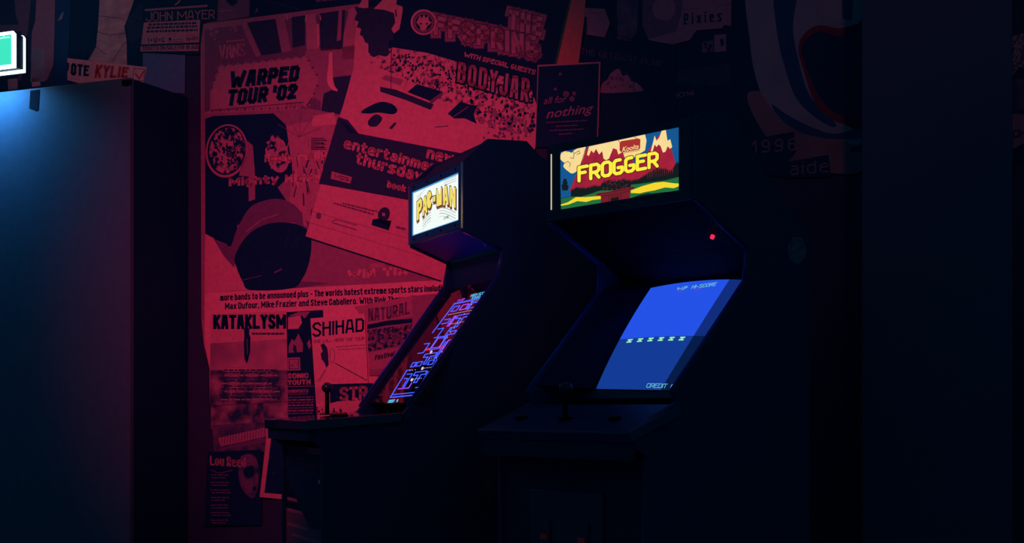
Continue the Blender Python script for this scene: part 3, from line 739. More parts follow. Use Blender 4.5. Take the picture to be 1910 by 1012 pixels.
s.line([(184, 30), (210, 33), (234, 36)], 1.0, 'dark', 1); s.line([(183, 60), (205, 66), (236, 62)], 1.0, 'dark', 1); s.line([(210, 118), (222, 96), (238, 76)], 1.2, 'low', 1); s.line([(180, 88), (200, 103)], 1.2, 'low', 1)
s.poly([(236, 40), (255, 15), (272, 0), (274, 60), (250, 80), (240, 78)], 'dark', 1)
s.done('shirt_poster', 'black poster of a man in a pale shirt and open dark jacket', 'poster')
s = sheet([(128, 109), (276, 126), (270, 156), (250, 162), (172, 162), (128, 150)], 'paper', 3)
s.stext('OTE', (134, 141), (168, 143), 23, 'black', wd=4.6, lean=.05, h1=20); s.poly([(128, 118), (132, 118), (130, 132), (128, 134)], 'black'); s.stext('KYLIE', (178, 146), (240, 146), 25, 'red', wd=5.0, lean=.16, h1=20)
s.line([(252, 128), (273, 130), (270, 152), (250, 150), (252, 128)], 1, 'black'); s.line([(255, 138), (262, 148), (271, 133)], 2.4, 'red', 1)
s.done('campaign_strip', 'narrow white paper strip with black and red capitals and a ticked box', 'strip')
s = sheet([(268, 99), (347, 103), (346, 175), (268, 168)], 'bluepaper', 2)
s.done('blue_sheet', 'plain blue paper sheet just right of the tall cabinet top', 'paper sheet')
s = sheet([(270, -40), (410, -40), (407, 39), (382, 43), (374, 103), (264, 98), (268, 45)], 'black', 4)
s.poly([(273, 18), (390, 10), (389, 14), (273, 22)], 'mid')
s.stext('JOHN MAYER', (275, 41), (403, 36), 17, 'midb', wd=1.7, gap=2.0); s.line([(330, 10), (337, 4), (340, -6)], 2.5, 'midb')
s.poly([(271, 43), (376, 38), (374, 80), (266, 84)], 'midb'); s.poly([(265, 87), (374, 84), (373, 96), (265, 97)], 'midb')
for i, (a, b, yy) in enumerate(((280, 370, 49), (278, 372, 55), (276, 372, 62))): s.dashes(a, yy, b, yy - 3, 4.0, 'dark', 10 + i, 1.4, 1, 3, 9)
s.text('I • U • L', (279, 80), (310, 79), 8, 'black', bold=.05, k=1); s.poly(ell(320, 74, 2.6, 3.2, 10), 'black', 1); s.dashes(326, 76, 344, 75, 1, 'dark', 3, 1, 1); s.dashes(317, 80, 345, 79, 1, 'dark', 4, 1, 1); s.dashes(350, 77, 372, 75, 6, 'low', 5, 1.2, 1)
s.stext('TICKETS ON SALE FRI 18 AUG', (268, 95), (374, 92.5), 7.5, 'black', wd=1.2, k=1); s.line([(350, 68), (366, 66), (354, 80)], 1.3, 'red', 1.5)
s.done('concert_notice', 'black concert notice with thin white capitals above rosy text panels', 'poster')
s = sheet([(394, -40), (470, -40), (466, 32), (386, 44)], 'low', 2)
s.poly([(424, -40), (446, -40), (444, 6), (434, 12), (424, 4)], 'black'); s.dashes(400, 24, 440, 20, 2, 'mid', 2)
s.done('maroon_flyer', 'small maroon flyer tucked above the big tour poster corner', 'flyer')
s = sheet([(462, -40), (720, -40), (720, 20), (464, 36)], 'black', 1)
s.line([(485, -2), (560, 18)], 3, 'dark'); s.text('A', (477, 24), (483, 23), 8, 'mid'); s.dashes(590, 4, 690, -4, 3, 'low', 6)
s.done('dark_banner', 'black paper banner running along the top above the big tour poster', 'poster')

# --- big tour poster
s = sheet([(376, 46), (702, 4), (905, -22), (905, 772), (560, 790), (396, 800), (396, 700), (382, 640), (378, 596)], 'midb', 3)
s.poly([(376, 46), (702, 4), (702, 12), (383, 56)], 'mid'); s.poly([(376, 46), (384, 55), (386, 596), (379, 596)], 'mid')
s.poly([(384, 56), (702, 14), (702, 120), (600, 140), (384, 210)], 'low'); s.up()
s.poly([(384, 60), (452, 48), (468, 100), (450, 112), (384, 150)], 'low', 0)
s.poly([(463, 43), (516, 36), (527, 99), (490, 104)], 'dark'); s.poly([(516, 36), (532, 34), (545, 95), (528, 99)], 'mid')
s.poly([(452, 46), (462, 44), (488, 104), (480, 108)], 'mid'); s.poly([(546, 33), (571, 29), (571, 85), (548, 90)], 'dark')
s.poly([(572, 29), (590, 26), (598, 92), (574, 94)], 'midb'); s.poly([(598, 26), (646, 19), (641, 92), (600, 96)], 'dark'); s.poly([(634, 20), (640, 19), (638, 75), (630, 78)], 'mid', 1)
s.poly([(653, 18), (662, 12), (668, 24), (664, 60), (672, 110), (640, 112), (642, 70)], 'midb')
s.line([(537, 29), (538, 38)], 2, 'bright', 1); s.line([(599, 30), (600, 38)], 2, 'bright', 1); s.line([(574, 30), (572, 40)], 3, 'bright', 1); s.poly([(592, 45), (597, 45), (598, 85), (594, 90)], 'bright', 1)
s.poly([(572, 95), (680, 84), (664, 140), (640, 215), (560, 215)], 'mid'); s.poly([(623, 145), (657, 141), (645, 190), (635, 215), (600, 215), (606, 175), (622, 168)], 'dark', 1)
s.poly(sp([(616, 100), (622, 100), (622, 118), (623, 145), (626, 160), (632, 170), (622, 168), (614, 158), (612, 145), (615, 118)]), 'paper', 2); s.poly([(560, 215), (585, 180), (600, 190), (600, 220)], 'low', 1)
s.stext('VANS', (411, 112), (459, 106), 27, 'midb', wd=3.2, h1=26, k=1, gap=.6); s.line([(424, 78.5), (457, 75)], 2.2, 'midb', 1); s.scribble(392, 50, 408, 74, 14, 'mid', 5, 3, 6, 1); s.scribble(430, 42, 446, 62, 14, 'mid', 6, 3, 6, 1)
s.up()
hexa = [(411, 124), (566, 107), (572, 104), (598, 150), (578, 200), (394, 207), (394, 175)]
s.poly(hexa, 'midb')
for (xa, ya), (xb, yb) in ((hexa[0], hexa[1]), (hexa[2], hexa[3]), (hexa[3], hexa[4]), (hexa[4], hexa[5]), (hexa[6], hexa[0])):
    n_ = int(math.hypot(xb - xa, yb - ya) / 7.5)
    for i in range(n_):
        t_ = (i + .5) / n_; s.poly(ell(lerp(xa, xb, t_), lerp(ya, yb, t_), 2.6, 2.6, 9), 'low' if i % 2 else 'mid', 1)
s.stext('WARPED', (428, 166), (558, 152), 32, 'black', wd=8.0, lean=.16, h1=30, k=2, gap=1.6); s.stext("TOUR '02", (424, 199), (554, 185), 31, 'black', wd=7.6, lean=.16, h1=29, k=2, gap=1.6)
s.poly([(400, 205), (570, 190), (570, 192), (400, 207.5)], 'low', 1); s.dashes(535, 201, 568, 198, 8, 'mid', 3, 1.5, 1)
s.up()
# middle picture: lamps, tower, can
s.poly([(384, 212), (580, 203), (640, 215), (640, 300), (600, 420), (586, 445), (540, 430), (384, 440)], 'mid')
s.poly([(385, 222), (400, 217), (512, 212), (534, 232), (548, 268), (552, 320), (520, 350), (548, 392), (500, 400), (445, 420), (440, 460), (400, 460), (385, 436)], 'black', 1)
s.up(); s.up()
s.poly([(462, 262), (474, 272), (478, 330), (478, 372), (466, 376), (466, 330), (448, 328)], 'mid')
s.poly(ell(425, 282, 39, 50, 36, 8), 'midb'); s.poly(ell(425, 281, 35.5, 46, 36, 8), 'black', 1); s.poly(ell(426, 281, 33, 43, 36, 8), 'speck', 2); s.scribble(404, 250, 448, 312, 60, 'midb', 7, 2, 6, 3); s.scribble(404, 250, 448, 312, 50, 'black', 8, 3, 7, 4)
s.poly(ell(519, 287, 21, 36, 28, -14), 'speck'); s.scribble(508, 262, 534, 316, 30, 'midb', 9, 2, 6, 1)
s.poly([(536, 235), (640, 215), (640, 260), (610, 350), (600, 420), (570, 425), (540, 395), (548, 320)], 'midb'); s.poly([(585, 217), (625, 210), (630, 232), (584, 236)], 'bright', 1)
r = random.Random(11)
for i in range(34):
    x_ = r.uniform(540, 612); y_ = r.uniform(255, 400); s.line([(x_, y_), (x_ + r.uniform(-5, 5), y_ + r.uniform(12, 34))], r.uniform(.8, 2.6), r.choice(['black', 'dark', 'low', 'bright']), 1 + r.random())
for i in range(5): s.line([(560, 256), (560 + 46 * math.cos(i * .55 - 2.6), 256 + 46 * math.sin(i * .55 - 2.6))], .9, 'low', 2)
for i in range(10):
    y_ = 258 + i * 2.4; s.line([(583, y_), (606 + r.uniform(-4, 8), y_ + r.uniform(-2, 2))], 1.3, 'black', 2)
s.stext('Flogging', (496, 303), (545, 301), 15, 'bright', wd=3.0, k=4); s.stext('Molly', (557, 300), (612, 296), 15, 'bright', wd=4.0, k=4)
s.stext('Mighty', (429, 348), (522, 342), 16, 'midb', wd=5.2, k=4); s.stext('Mighty', (534, 341), (600, 338), 15, 'bright', wd=4.2, k=4)
# floor under the can
s.poly([(385, 436), (402, 445), (424, 470), (446, 500), (452, 520), (384, 545)], 'bright'); s.poly([(400, 445), (425, 455), (440, 475), (440, 500), (420, 478)], 'low', 1)
s.poly([(384, 490), (440, 505), (470, 540), (384, 546)], 'bright', .5)
s.poly([(560, 445), (640, 440), (905, 500), (905, 520), (460, 540), (500, 530)], 'mid'); s.poly([(560, 524), (620, 528), (560, 537), (470, 540)], 'low', 1)
s.up(); s.up()
can = [(438, 478), (437, 450), (448, 420), (468, 388), (490, 376), (520, 371), (548, 380), (566, 400), (583, 425), (584, 450)]
s.poly(sp(can), 'low'); s.line([(462, 432), (490, 410), (520, 400)], 2.5, 'mid', 1); s.line([(452, 455), (480, 432), (520, 416), (552, 416)], 2.2, 'mid', 1); s.poly([(566, 400), (574, 405), (575, 425), (568, 420)], 'midb', 1)
s.poly(sp([(440, 480), (455, 450), (478, 428), (510, 416), (550, 417), (578, 432), (583, 460), (578, 492), (566, 520), (545, 538), (470, 541), (455, 525), (444, 500)]), 'black', 2)
s.line([(543, 430), (533, 462)], 1.2, 'dark', 3); s.line([(560, 442), (545, 468)], 1.2, 'dark', 3); s.line([(515, 508), (527, 502)], 3, 'low', 3); s.line([(452, 523), (490, 514)], 1.2, 'low', 3)
s.stext('WIN', (650, 521), (702, 517), 17, 'bright', wd=6); s.stext('TIX', (716, 516), (762, 512), 17, 'bright', wd=6)
s.poly([(692, 492), (720, 490), (720, 498), (690, 500)], 'midb')
# white foot with names
s.poly([(384, 546), (560, 537), (905, 518), (905, 772), (560, 790), (396, 800), (396, 700), (384, 640)], 'paper'); s.up()
s.stext('more bands to be announced plus - The worlds hotest extreme sports stars including', (413, 561), (838, 542.5), 12, 'black', wd=2.2, h1=12)
s.stext('Max Dufour, Mike Frazier and Steve Caballero. With Rick Thorne, BMX. With', (422, 577), (822, 561), 12, 'black', wd=2.2, h1=12)
s.poly([(396, 745), (560, 735), (700, 725), (700, 781), (396, 800)], 'grime')
s.done('tour_poster', 'very large red lit tour poster with slanted black two line title', 'poster')

# --- tilted concert poster over it
s = sheet([(700, -40), (1094, -40), (1044, 118), (1003, 268), (925, 550), (828, 524), (573, 441), (607, 325), (662, 130), (668, 20)], 'bright', 5)
s.poly([(690, -40), (1094, -40), (1044, 118), (1014, 228), (1000, 205), (960, 160), (860, 118), (800, 100), (738, 90), (690, 100)], 'black'); s.up()
s.poly([(735, 90), (800, 100), (860, 118), (990, 160), (1005, 200), (990, 262), (900, 240), (830, 190), (740, 142), (690, 118)], 'crowd'); s.scribble(735, 96, 860, 128, 70, 'black', 21, 2, 7, 1, .22); s.scribble(700, 105, 900, 140, 70, 'bright', 22, 2, 7, 1, .2)
s.scribble(880, 150, 1000, 215, 90, 'black', 23, 3, 9, 1, .3); s.scribble(880, 190, 990, 225, 40, 'mid', 24, 5, 14, 1, .3)
s.poly([(662, 130), (690, 118), (740, 140), (830, 190), (900, 236), (1000, 258), (998, 285), (870, 290), (660, 240), (640, 215)], 'bright', 2)
s.scribble(740, 128, 880, 150, 40, 'black', 25, 2, 6, 3, .28); s.up(); s.up(); s.up()
s.poly([(763, 173), (780, 158), (828, 172), (804, 189)], 'black'); s.poly([(828, 172), (829, 178), (806, 196), (804, 189)], 'low'); s.poly([(714, 148), (722, 141), (755, 150), (750, 161)], 'mid')
s.poly([(712, 163), (740, 168), (760, 176), (812, 196), (806, 206), (758, 187), (712, 172)], 'dark'); s.line([(756, 168), (762, 152)], 1, 'mid'); s.line([(733, 90), (732, 166)], 1.2, 'dark')
s.poly(sp([(676, 210), (694, 198), (714, 191), (734, 195), (744, 206), (736, 214), (710, 211), (690, 213)]), 'black'); s.poly(sp([(690, 226), (704, 214), (716, 222), (706, 236), (692, 236)]), 'dark'); s.poly([(728, 240), (740, 228), (742, 232), (734, 242)], 'dark')
s.poly([(838, 213), (862, 190), (878, 196), (893, 198), (886, 214), (892, 232), (870, 222), (850, 222)], 'black'); s.line([(815, 238), (838, 236)], 2, 'low'); s.line([(850, 218), (876, 200)], 1.2, 'mid', 1); s.scribble(900, 245, 985, 262, 20, 'low', 26, 3, 9)
# jacket and hand torn into the left margin
s.poly([(664, 14), (684, 17), (705, 12), (742, 26), (742, 52), (737, 60), (736, 76), (729, 76), (728, 104), (722, 107), (710, 104), (700, 108), (693, 104), (692, 84), (684, 80), (680, 70), (674, 66), (677, 55), (668, 52), (672, 42), (664, 38), (669, 26)], 'dark', 1); s.poly([(700, 18), (716, 2), (716, -40), (748, -40), (742, 10), (754, 14), (754, 22), (748, 56), (738, 64), (733, 56), (740, 44), (738, 26), (720, 20)], 'bright', 2)
s.line([(741, 20), (742, 32)], 2.2, 'black', 3)
# logo
s.up(); s.up(); s.up()
for gr, m, k in ((13, 'low', 0), (9.5, 'mid', 1), (3.2, 'low', 2), (1.4, 'dark', 3), (0, 'midb', 4)):
    s.stext('THE', (950, 55), (1013, 70), 36, m, wd=8, grow=gr, k=k, lean=.06, gap=4); s.stext('FFSPRING', (812, 66), (1006, 112), 36, m, h1=42, wd=8, grow=gr, k=k, gap=4)
s.poly(ell(793, 43, 24, 24, 32), 'bright', 5); s.poly(ell(793.5, 43.5, 20.5, 20.5, 32), 'low', 6); s.poly(ell(793.5, 43.5, 17, 17, 28), 'mid', 6.5); s.poly(ell(793.5, 43.5, 15.5, 15.5, 28), 'dark', 6.8)
s.poly([(783, 38), (786, 30), (790, 36), (794, 28), (797, 36), (802, 31), (803, 40), (808, 44), (800, 50), (797, 58), (788, 58), (786, 50), (780, 44)], 'bright', 7); s.poly(ell(788, 46, 2.4, 1.8, 8, 20), 'dark', 8); s.poly(ell(799, 46, 2.4, 1.8, 8, -20), 'dark', 8)
s.stext('WITH SPECIAL GUESTS', (867, 107), (1000, 141), 9, 'bright', wd=2.1, lean=.3); s.stext('BODYJAR', (855, 154), (988, 192), 38, 'black', h1=43, wd=5.6, lean=.08, k=1, gap=5, grow=6); s.stext('BODYJAR', (855, 154), (988, 192), 38, 'midb', h1=43, wd=5.6, lean=.08, k=2, gap=5)
s.up()
# dark band and foot
s.poly([(634, 219), (652, 225), (672, 250), (870, 288), (845, 400), (762, 373), (598, 343)], 'dark'); s.poly([(638, 226), (650, 232), (668, 250), (655, 250)], 'black', 1)
s.stext('entertainment', (643, 277), (830, 328), 20, 'bright', wd=5.0, lean=.22, k=1, rnd=True); s.stext('new', (797, 296), (847, 308), 22, 'bright', wd=5.4, lean=.2, k=1, rnd=True)
s.stext('thursday', (665, 306), (789, 341), 22, 'bright', wd=5.4, lean=.22, k=1, rnd=True); s.stext('book', (724, 350), (759, 359.5), 13, 'bright', wd=3.2, lean=.2, k=1, rnd=True); s.poly([(622, 320), (660, 331), (656, 343), (620, 334)], 'midb', 1); s.stext('MCS', (626, 332.5), (653, 340), 8, 'mid', wd=2.4, lean=.2, k=2)
s.dashes(642, 381, 702, 396, 3, 'low', 31, 1.2, 1, 3, 9); s.dashes(626, 381, 700, 402, 3, 'low', 32, 1.2, 1, 3, 9); s.poly(ell(597.5, 403, 5, 6, 14), 'low', 1)
s.line([(622, 414), (630, 410), (668, 420)], 1.3, 'low', 1); s.line([(624, 416), (668, 429)], 1.6, 'low', 1)
s.poly([(696, 420), (698, 410), (712, 407), (722, 415), (730, 424), (733, 412), (728, 430)], 'black', 1); s.poly(sp([(708, 404), (711, 393), (720, 387), (729, 392), (729, 404), (722, 413), (713, 410)]), 'dark', 1); s.line([(703, 392), (714, 403)], 1.2, 'black', 2); s.poly([(716, 397), (722, 398), (721, 404), (716, 403)], 'midb', 2); s.dashes(742, 426, 760, 430, 4, 'low', 34, 1, 1)
s.line([(578, 392), (800, 455)], .7, 'mid', 1); s.line([(573, 413), (790, 478)], .7, 'mid', 1)
s.line([(584, 446), (700, 483), (824, 524)], 2.2, 'black', 1)  # shadow of the sheet's lower edge, drawn as a dark line
s.done('tilted_concert_poster', 'tilted concert poster with crowd photo and fat outlined logo at its top', 'poster')

# --- small posters along the foot of the big one
s = sheet([(397, 586), (538, 580), (541, 748), (395, 756), (394, 700)], 'bright', 5)
s.poly([(396, 640), (539, 632), (540, 690), (395, 690)], 'smoke'); s.poly([(395, 690), (540, 690), (541, 748), (395, 756)], 'grime')
s.stext('KATAKLYSM', (401, 614), (537, 613), 27, 'black', wd=6.0, h1=27, k=1, gap=.9); s.poly([(458, 612), (468, 612), (468, 622), (470.5, 630), (470, 655), (466, 672), (463, 678), (459, 668), (458, 640), (459, 625)], 'black', 1); s.line([(464, 632), (465, 660)], 1.6, 'low', 2)
s.dashes(473, 624, 533, 624, 3.6, 'dark', 41, .8, 1, 4, 9)
for i in range(13):
    y_ = 686 + i * 5.0; s.dashes(415 + (i * 7 % 14), y_, 530 - (i * 11 % 24), y_, 2.4, 'dark' if i % 3 else 'midb', 50 + i, 2.4, 1, 3, 14)
s.done('knife_poster', 'small poster with heavy black capitals and a knife hanging below them', 'poster')
s = sheet([(538, 582), (605, 578), (606, 600), (588, 605), (593, 772), (541, 782)], 'black', 6)
s.poly([(541, 592), (564, 588), (567, 602), (560, 613), (541, 614)], 'bright'); s.poly([(541, 590), (560, 582), (582, 581), (572, 594), (566, 588)], 'mid', 1)
s.poly([(542, 646), (548, 632), (553, 636), (560, 622), (565, 632), (569, 642), (568, 656), (542, 658)], 'mid'); s.poly([(551, 642), (556, 645), (558, 658), (553, 660), (550, 652)], 'dark', 1); s.poly([(576, 640), (581, 632), (584, 645), (580, 652)], 'mid')
s.poly([(540, 667), (563, 666), (564, 690), (540, 691)], 'midb'); s.poly([(542, 669), (561.5, 668.5), (562, 688), (542, 689)], 'low', 1); s.poly([(544, 671), (559, 670), (560, 686), (545, 687)], 'midb', 2); s.scribble(546, 673, 558, 684, 6, 'low', 3, 2, 4, 3)
s.stext('SONIC', (540, 706), (579, 705), 10, 'bright', wd=2.7, rnd=True); s.stext('YOUTH', (540, 718), (583, 717), 10, 'bright', wd=2.7, rnd=True); s.line([(540, 721), (588, 719.5)], 1.2, 'mid'); s.stext('SCIENTISTS', (540, 732.5), (579, 731.5), 6, 'midb', wd=1.4); s.line([(541, 735), (577, 734)], 1, 'mid')
for i in range(7): s.dashes(541, 742 + i * 5, 588, 741 + i * 5, 2.6, 'mid' if i % 2 else 'low', 70 + i, 1.5)
s.done('black_column_poster', 'narrow black poster with small chunky pale lettering and a square badge', 'poster')
s = sheet([(583, 594), (684, 585), (690, 710), (691, 752), (594, 758)], 'paper', 7)
s.stext('SHIHAD', (587, 629), (683, 618), 27, 'black', h1=25, wd=4.0, gap=2.2); s.stext('ONE WILL HEAR THE TOUR', (588, 640), (683, 634), 6, 'low', wd=.9, lean=.15); s.dashes(630, 648, 685, 644, 2, 'mid', 81, 1.5); s.dashes(635, 653, 685, 650, 1.6, 'mid', 82, 1.5)
s.poly([(602, 643), (608, 640), (614, 648), (616, 658), (617, 680), (613, 686), (609, 676), (604, 670), (602, 660), (606, 655)], 'dark'); s.ring(624, 663, 5, 14, 1.0, 'low'); s.line([(629, 677), (688, 709)], 1.5, 'dark', 1); s.line([(613, 688), (597, 710)], 1, 'low', 1); s.line([(610, 690), (600, 712)], .8, 'low', 1)
s.poly([(592, 722), (620, 718), (620, 750), (594, 753)], 'bright', 1); s.dashes(596, 750, 618, 748, 1.2, 'low', 83)
s.done('microphone_poster', 'white poster with thin angular capitals and a fallen microphone drawing', 'poster')
s = sheet([(664, 572), (772, 552), (815, 548), (800, 700), (692, 700), (688, 600)], 'mid', 6)
s.poly([(664, 572), (772, 552), (772, 590), (688, 604)], 'midb'); s.stext('NATURAL', (690, 599), (768, 585), 24, 'low', wd=4.0, k=1, arch=-3); s.poly([(688, 606), (725, 598), (772, 594), (772, 602), (725, 607), (688, 614)], 'black', 1)
s.poly([(688, 616), (772, 604), (770, 640), (690, 656)], 'crowd_dim'); s.poly([(690, 658), (772, 644), (770, 680), (691, 690)], 'midb'); s.stext('Festival', (702, 672), (738, 664), 10, 'dark', wd=2.0, k=1, lean=.2); s.scribble(692, 622, 765, 645, 40, 'low', 91, 3, 8, 1, -.1)
s.done('band_photo_poster', 'dim festival poster with a group photo behind the lit maze screen', 'poster')
s = sheet([(636, 748), (720, 744), (720, 796), (600, 800), (598, 757)], 'bright', 9)  # pale sheet added for the brightness mirrored in the control panel
s.scribble(600, 762, 690, 790, 24, 'dark', 61, 3, 9); s.dashes(605, 770, 640, 768, 1.6, 'low', 62)
s.done('panel_reflection_patch', 'pale patch standing in for the control panel reflection behind the joystick', 'paper scrap')
s = sheet([(620, 716), (700, 714), (700, 750), (620, 755)], 'black', 8)
s.stext('STR', (638, 747), (690, 744), 25, 'midb', wd=5.2); s.scribble(650, 742, 696, 750, 22, 'bright', 95, 2, 5, 1)
s.done('black_letter_flyer', 'little black flyer with big worn letters behind the joystick', 'flyer')

# --- below the machine's control panel
s = sheet([(398, 792), (512, 786), (512, 842), (402, 842)], 'fade', 4)
s.poly([(410, 816), (500, 796), (502, 812), (414, 832)], 'midb'); s.poly([(414, 835), (500, 816), (500, 824), (416, 838)], 'low')
for i in range(16): s.line([(416 + i * 5.3, 829 - i * 1.15), (417 + i * 5.3, 815 - i * 1.15)], 1.7, 'low', 1)
s.done('torn_text_strips', 'torn slanting text strips above the low dark portrait poster', 'paper scraps')
s = sheet([(391, 842), (491, 838), (490, 978), (384, 980)], 'black', 5)
s.stext('Lou Reed', (395, 867), (462, 871), 18, 'midb', wd=3.2, k=5)
s.poly(sp([(452, 852), (470, 846), (482, 856), (486, 880), (484, 910), (476, 928), (464, 922), (452, 905), (448, 880)]), 'fade'); s.poly(sp([(456, 852), (470, 848), (480, 858), (474, 866), (458, 868)]), 'low', .5); s.poly(sp([(454, 890), (464, 894), (474, 894), (470, 906), (468, 918), (458, 906)]), 'low', .5); s.poly([(480, 884), (485, 882), (484, 898), (480, 900)], 'low', .5); s.poly(sp([(458, 874), (474, 868), (478, 880), (472, 890), (460, 888)]), 'black', 1); s.poly([(474, 908), (480, 905), (481, 914), (474, 914)], 'black', 1); s.line([(397, 876), (412, 882), (436, 876)], 1.6, 'low')
for i in range(7): s.dashes(396, 886 + i * 14, 430, 886 + i * 14, 2, 'low', 100 + i, 1.5); s.dashes(398, 891 + i * 14, 424 + (i % 3) * 5, 891 + i * 14, 2, 'low', 110 + i, 1.5)
s.done('dark_portrait_poster', 'low black poster with a dim face in dark glasses beside small text rows', 'poster')
s = sheet([(503, 792), (530, 791), (530, 930), (488, 926)], 'bright', 6)
s.poly([(512, 796), (530, 795), (530, 921), (497, 918)], 'black'); s.text('L I V E', (508, 900), (524, 850), 6, 'mid', bold=.03)
s.done('white_bordered_flyer', 'white bordered black flyer half hidden by the left edge of the maze machine', 'flyer')

# --- dim posters to the right
s = sheet([(1074, -40), (1098, -40), (1092, 40), (1082, 119), (1036, 124)], 'coral', 6)
s.poly([(1074, -40), (1078, -40), (1041, 123), (1036, 124)], 'green')
s.done('coral_offcut', 'slanted coral paper offcut with a green left edge', 'paper sheet')
s = sheet([(1076, -40), (1210, -40), (1262, 60), (1262, 300), (1110, 300), (1078, 100)], 'black', 3)
s.stext('THE GETAWAY PLAN', (1085, 102), (1233, 125), 12, 'low', wd=1.0, gap=2.5); s.poly(sp([(1122, 165), (1126, 155), (1135, 148), (1140, 138), (1155, 129), (1163, 142), (1172, 140), (1178, 151), (1188, 155), (1197, 163), (1196, 171), (1125, 174)]), 'mid'); s.scribble(1130, 145, 1185, 168, 18, 'low', 121, 4, 10, 1)
for i in range(3): s.dashes(1125, 182 + i * 6, 1190, 184 + i * 6, 1.4, 'dark', 122 + i)
s.poly([(1152, -40), (1192, -40), (1190, 60), (1180, 72), (1154, 74), (1152, 40)], 'fade', 1); s.line([(1152, 72), (1178, 77)], 1.6, 'low', 2); s.line([(1158, 40), (1166, 20)], 2, 'low', 2)
s.done('mountain_poster', 'black poster with a pale jagged cloud under faint thin capitals', 'poster')
s = sheet([(1091, 16), (1130, 18), (1140, 45), (1130, 71), (1096, 66)], 'mid', 5)
s.poly([(1091, 32), (1097, 33), (1097, 62), (1092, 62)], 'dark'); s.dashes(1105, 27, 1122, 28, 2, 'low', 4)
s.done('torn_scrap', 'torn rosy paper scrap with a pointed right edge', 'paper scrap')
s = sheet([(1006, 123), (1123, 117), (1118, 275), (1002, 275)], 'midb', 7)
s.poly([(1008, 126), (1120, 120), (1116, 275), (1002, 275)], 'black')
s.text('all for', (1017, 196), (1058, 192), 13, 'mid', bold=.0, lean=.25, k=1); s.text('nothing', (1022, 222), (1106, 211), 17, 'mid', bold=.012, lean=.35, k=1)
for x_, y_, q_ in ((1039, 168, 3), (1059, 177, 6), (1074, 176, 4), (1048, 140, 3), (1030, 186, 4), (1070, 186, 5)): s.poly(ell(x_, y_, q_, q_, 10), 'low', 1)
s.dashes(1022, 231, 1098, 227, 2, 'low', 131, 1.2, 1); s.dashes(1040, 238, 1080, 236, 2, 'low', 132, 1.2, 1); s.dashes(1028, 246, 1092, 243, 2, 'low', 133, 1.2, 1); s.dashes(1045, 253, 1072, 251, 2, 'low', 134, 1.2, 1)
s.done('script_poster', 'black poster with thin pale border and slanted scratchy script', 'poster')
s = sheet([(1198, -40), (1404, -40), (1404, 350), (1236, 350)], 'black', 2)
s.poly([(1310, 79), (1331, 76), (1331, 97), (1310, 99)], 'low'); s.poly([(1333, 66), (1355, 64), (1355, 96), (1333, 98)], 'mid'); s.poly([(1343, 74), (1350, 72), (1352, 84), (1346, 88)], 'black', 1); s.scribble(1313, 80, 1328, 95, 10, 'black', 5, 3, 7, 1)
s.poly([(1240, 137), (1362, 118), (1366, 160), (1240, 158)], 'dark'); s.text('ADMISSION', (1290, 112), (1360, 104), 7, 'dark'); s.stext('2014', (1256, 184), (1296, 178), 9, 'mid', wd=1.6, k=1)
s.poly([(1234, 160), (1244, 160), (1247, 180), (1250, 212), (1222, 212), (1229, 182)], 'low', 1); s.poly(ell(1238, 205, 9, 11, 16), 'black', 2)
s.done('black_listing_poster', 'black listing poster with two small pale photo squares below the torn pink one', 'poster')
s = sheet([(1201, -40), (1366, -40), (1365, 50), (1352, 48), (1348, 54), (1300, 58), (1288, 76), (1256, 84), (1232, 80), (1212, 76), (1200, 50)], 'mid', 4)
s.poly([(1200, -40), (1280, -40), (1272, 30), (1262, 60), (1212, 74), (1200, 50)], 'low'); s.poly(ell(1240, 18, 22, 22, 20), 'mid', 1)
s.stext('Pixies', (1277, 47), (1348, 41), 20, 'black', wd=3.2, gap=6, k=1); s.line([(1276, 46), (1283, 45.5)], 2, 'black', 1); s.line([(1275, 20), (1308, 16)], 1, 'low', 1); s.line([(1340, 12), (1364, 8)], 1.2, 'low', 1)
s.done('torn_pink_poster', 'torn dusty pink poster with one black spaced word', 'poster')
s = sheet([(1386, -40), (1612, -40), (1609, 318), (1551, 323), (1549, 330), (1470, 332), (1388, 320)], 'black', 3)
face = [(1398, -40), (1500, -40), (1612, -40), (1610, 120), (1610, 262), (1560, 258), (1500, 246), (1462, 222), (1430, 190), (1412, 150), (1400, 80)]
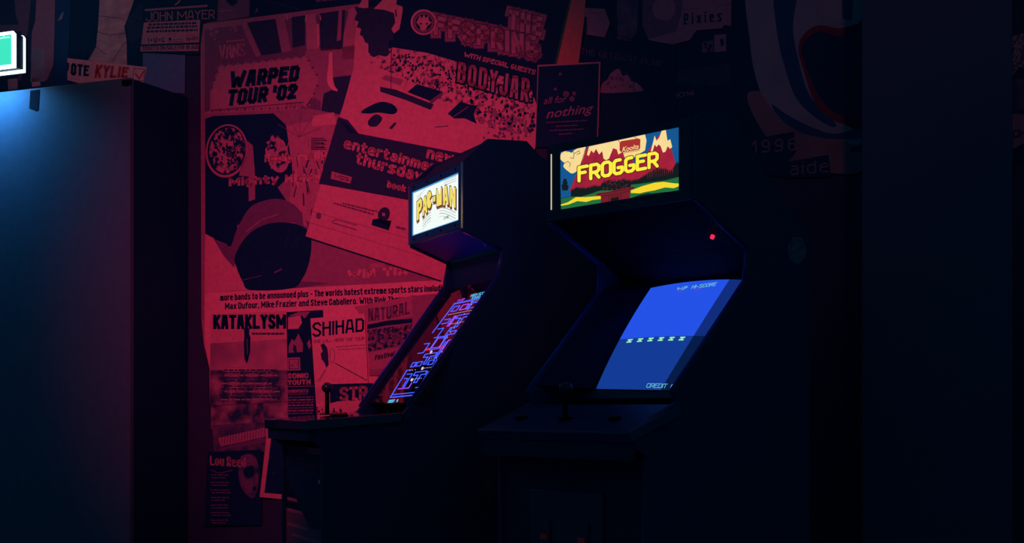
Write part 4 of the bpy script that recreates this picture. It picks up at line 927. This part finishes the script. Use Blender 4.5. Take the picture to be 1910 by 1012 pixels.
s.poly(sp([(1394, 180), (1420, 172), (1440, 200), (1480, 238), (1540, 254), (1609, 262), (1609, 318), (1551, 323), (1470, 300), (1420, 240)]), 'flesh'); s.poly([(1590, 274), (1609, 268), (1609, 284), (1585, 283)], 'black', 1); s.up()
s.poly(sp(face), 'pale')
s.poly(sp([(1445, -40), (1490, -40), (1480, 50), (1492, 120), (1512, 180), (1560, 232), (1540, 232), (1490, 190), (1466, 130), (1450, 60)]), 'blue', 1); s.poly([(1570, -40), (1594, -40), (1590, 40), (1572, 36)], 'blue', 1); s.poly(sp([(1440, 195), (1470, 215), (1520, 240), (1560, 250), (1608, 238), (1608, 258), (1560, 260), (1500, 250), (1460, 225)]), 'blue', 1)
s.poly(sp([(1490, 90), (1505, 60), (1530, 48), (1565, 54), (1600, 46), (1610, 50), (1610, 228), (1575, 232), (1545, 218), (1520, 190), (1502, 140)]), 'lip', 2); s.poly(sp([(1496, 92), (1510, 70), (1530, 60), (1565, 68), (1600, 62), (1610, 64), (1610, 214), (1580, 218), (1552, 206), (1528, 180), (1508, 136)]), 'black', 3)
s.up(); s.up(); s.up()
s.poly([(1392, 262), (1482, 246), (1486, 284), (1470, 304), (1392, 305)], 'black'); s.stext('1996', (1403, 286), (1486, 281), 23, 'mid', wd=2.4, gap=10, k=1); s.poly([(1466, 303), (1546, 289), (1550, 322), (1470, 333)], 'black'); s.stext('aide', (1474, 327), (1546, 321), 23, 'mid', wd=2.2, gap=7, k=1)
s.done('clown_poster', 'big dim poster of a painted clown face with a wide open dark mouth', 'poster')
s = sheet([(1876, -40), (1990, -40), (1990, 300), (1876, 300)], 'black', 1)
s.poly([(1885, 68), (1910, 62), (1950, 60), (1950, 150), (1902, 124), (1888, 142), (1884, 120), (1893, 88), (1884, 90)], 'weave'); s.poly([(1888, 150), (1950, 140), (1950, 205), (1890, 205)], 'fade'); s.poly([(1888, 212), (1950, 216), (1950, 262), (1908, 268), (1890, 278)], 'mid'); s.stext('CHAIN', (1890, 258), (1940, 252), 15, 'black', wd=2.6, k=1); s.scribble(1890, -20, 1950, 50, 20, 'dark', 7, 6, 16)
s.done('woven_figure_poster', 'black poster showing a woven pattern scrap at the right edge beyond the pillar', 'poster')
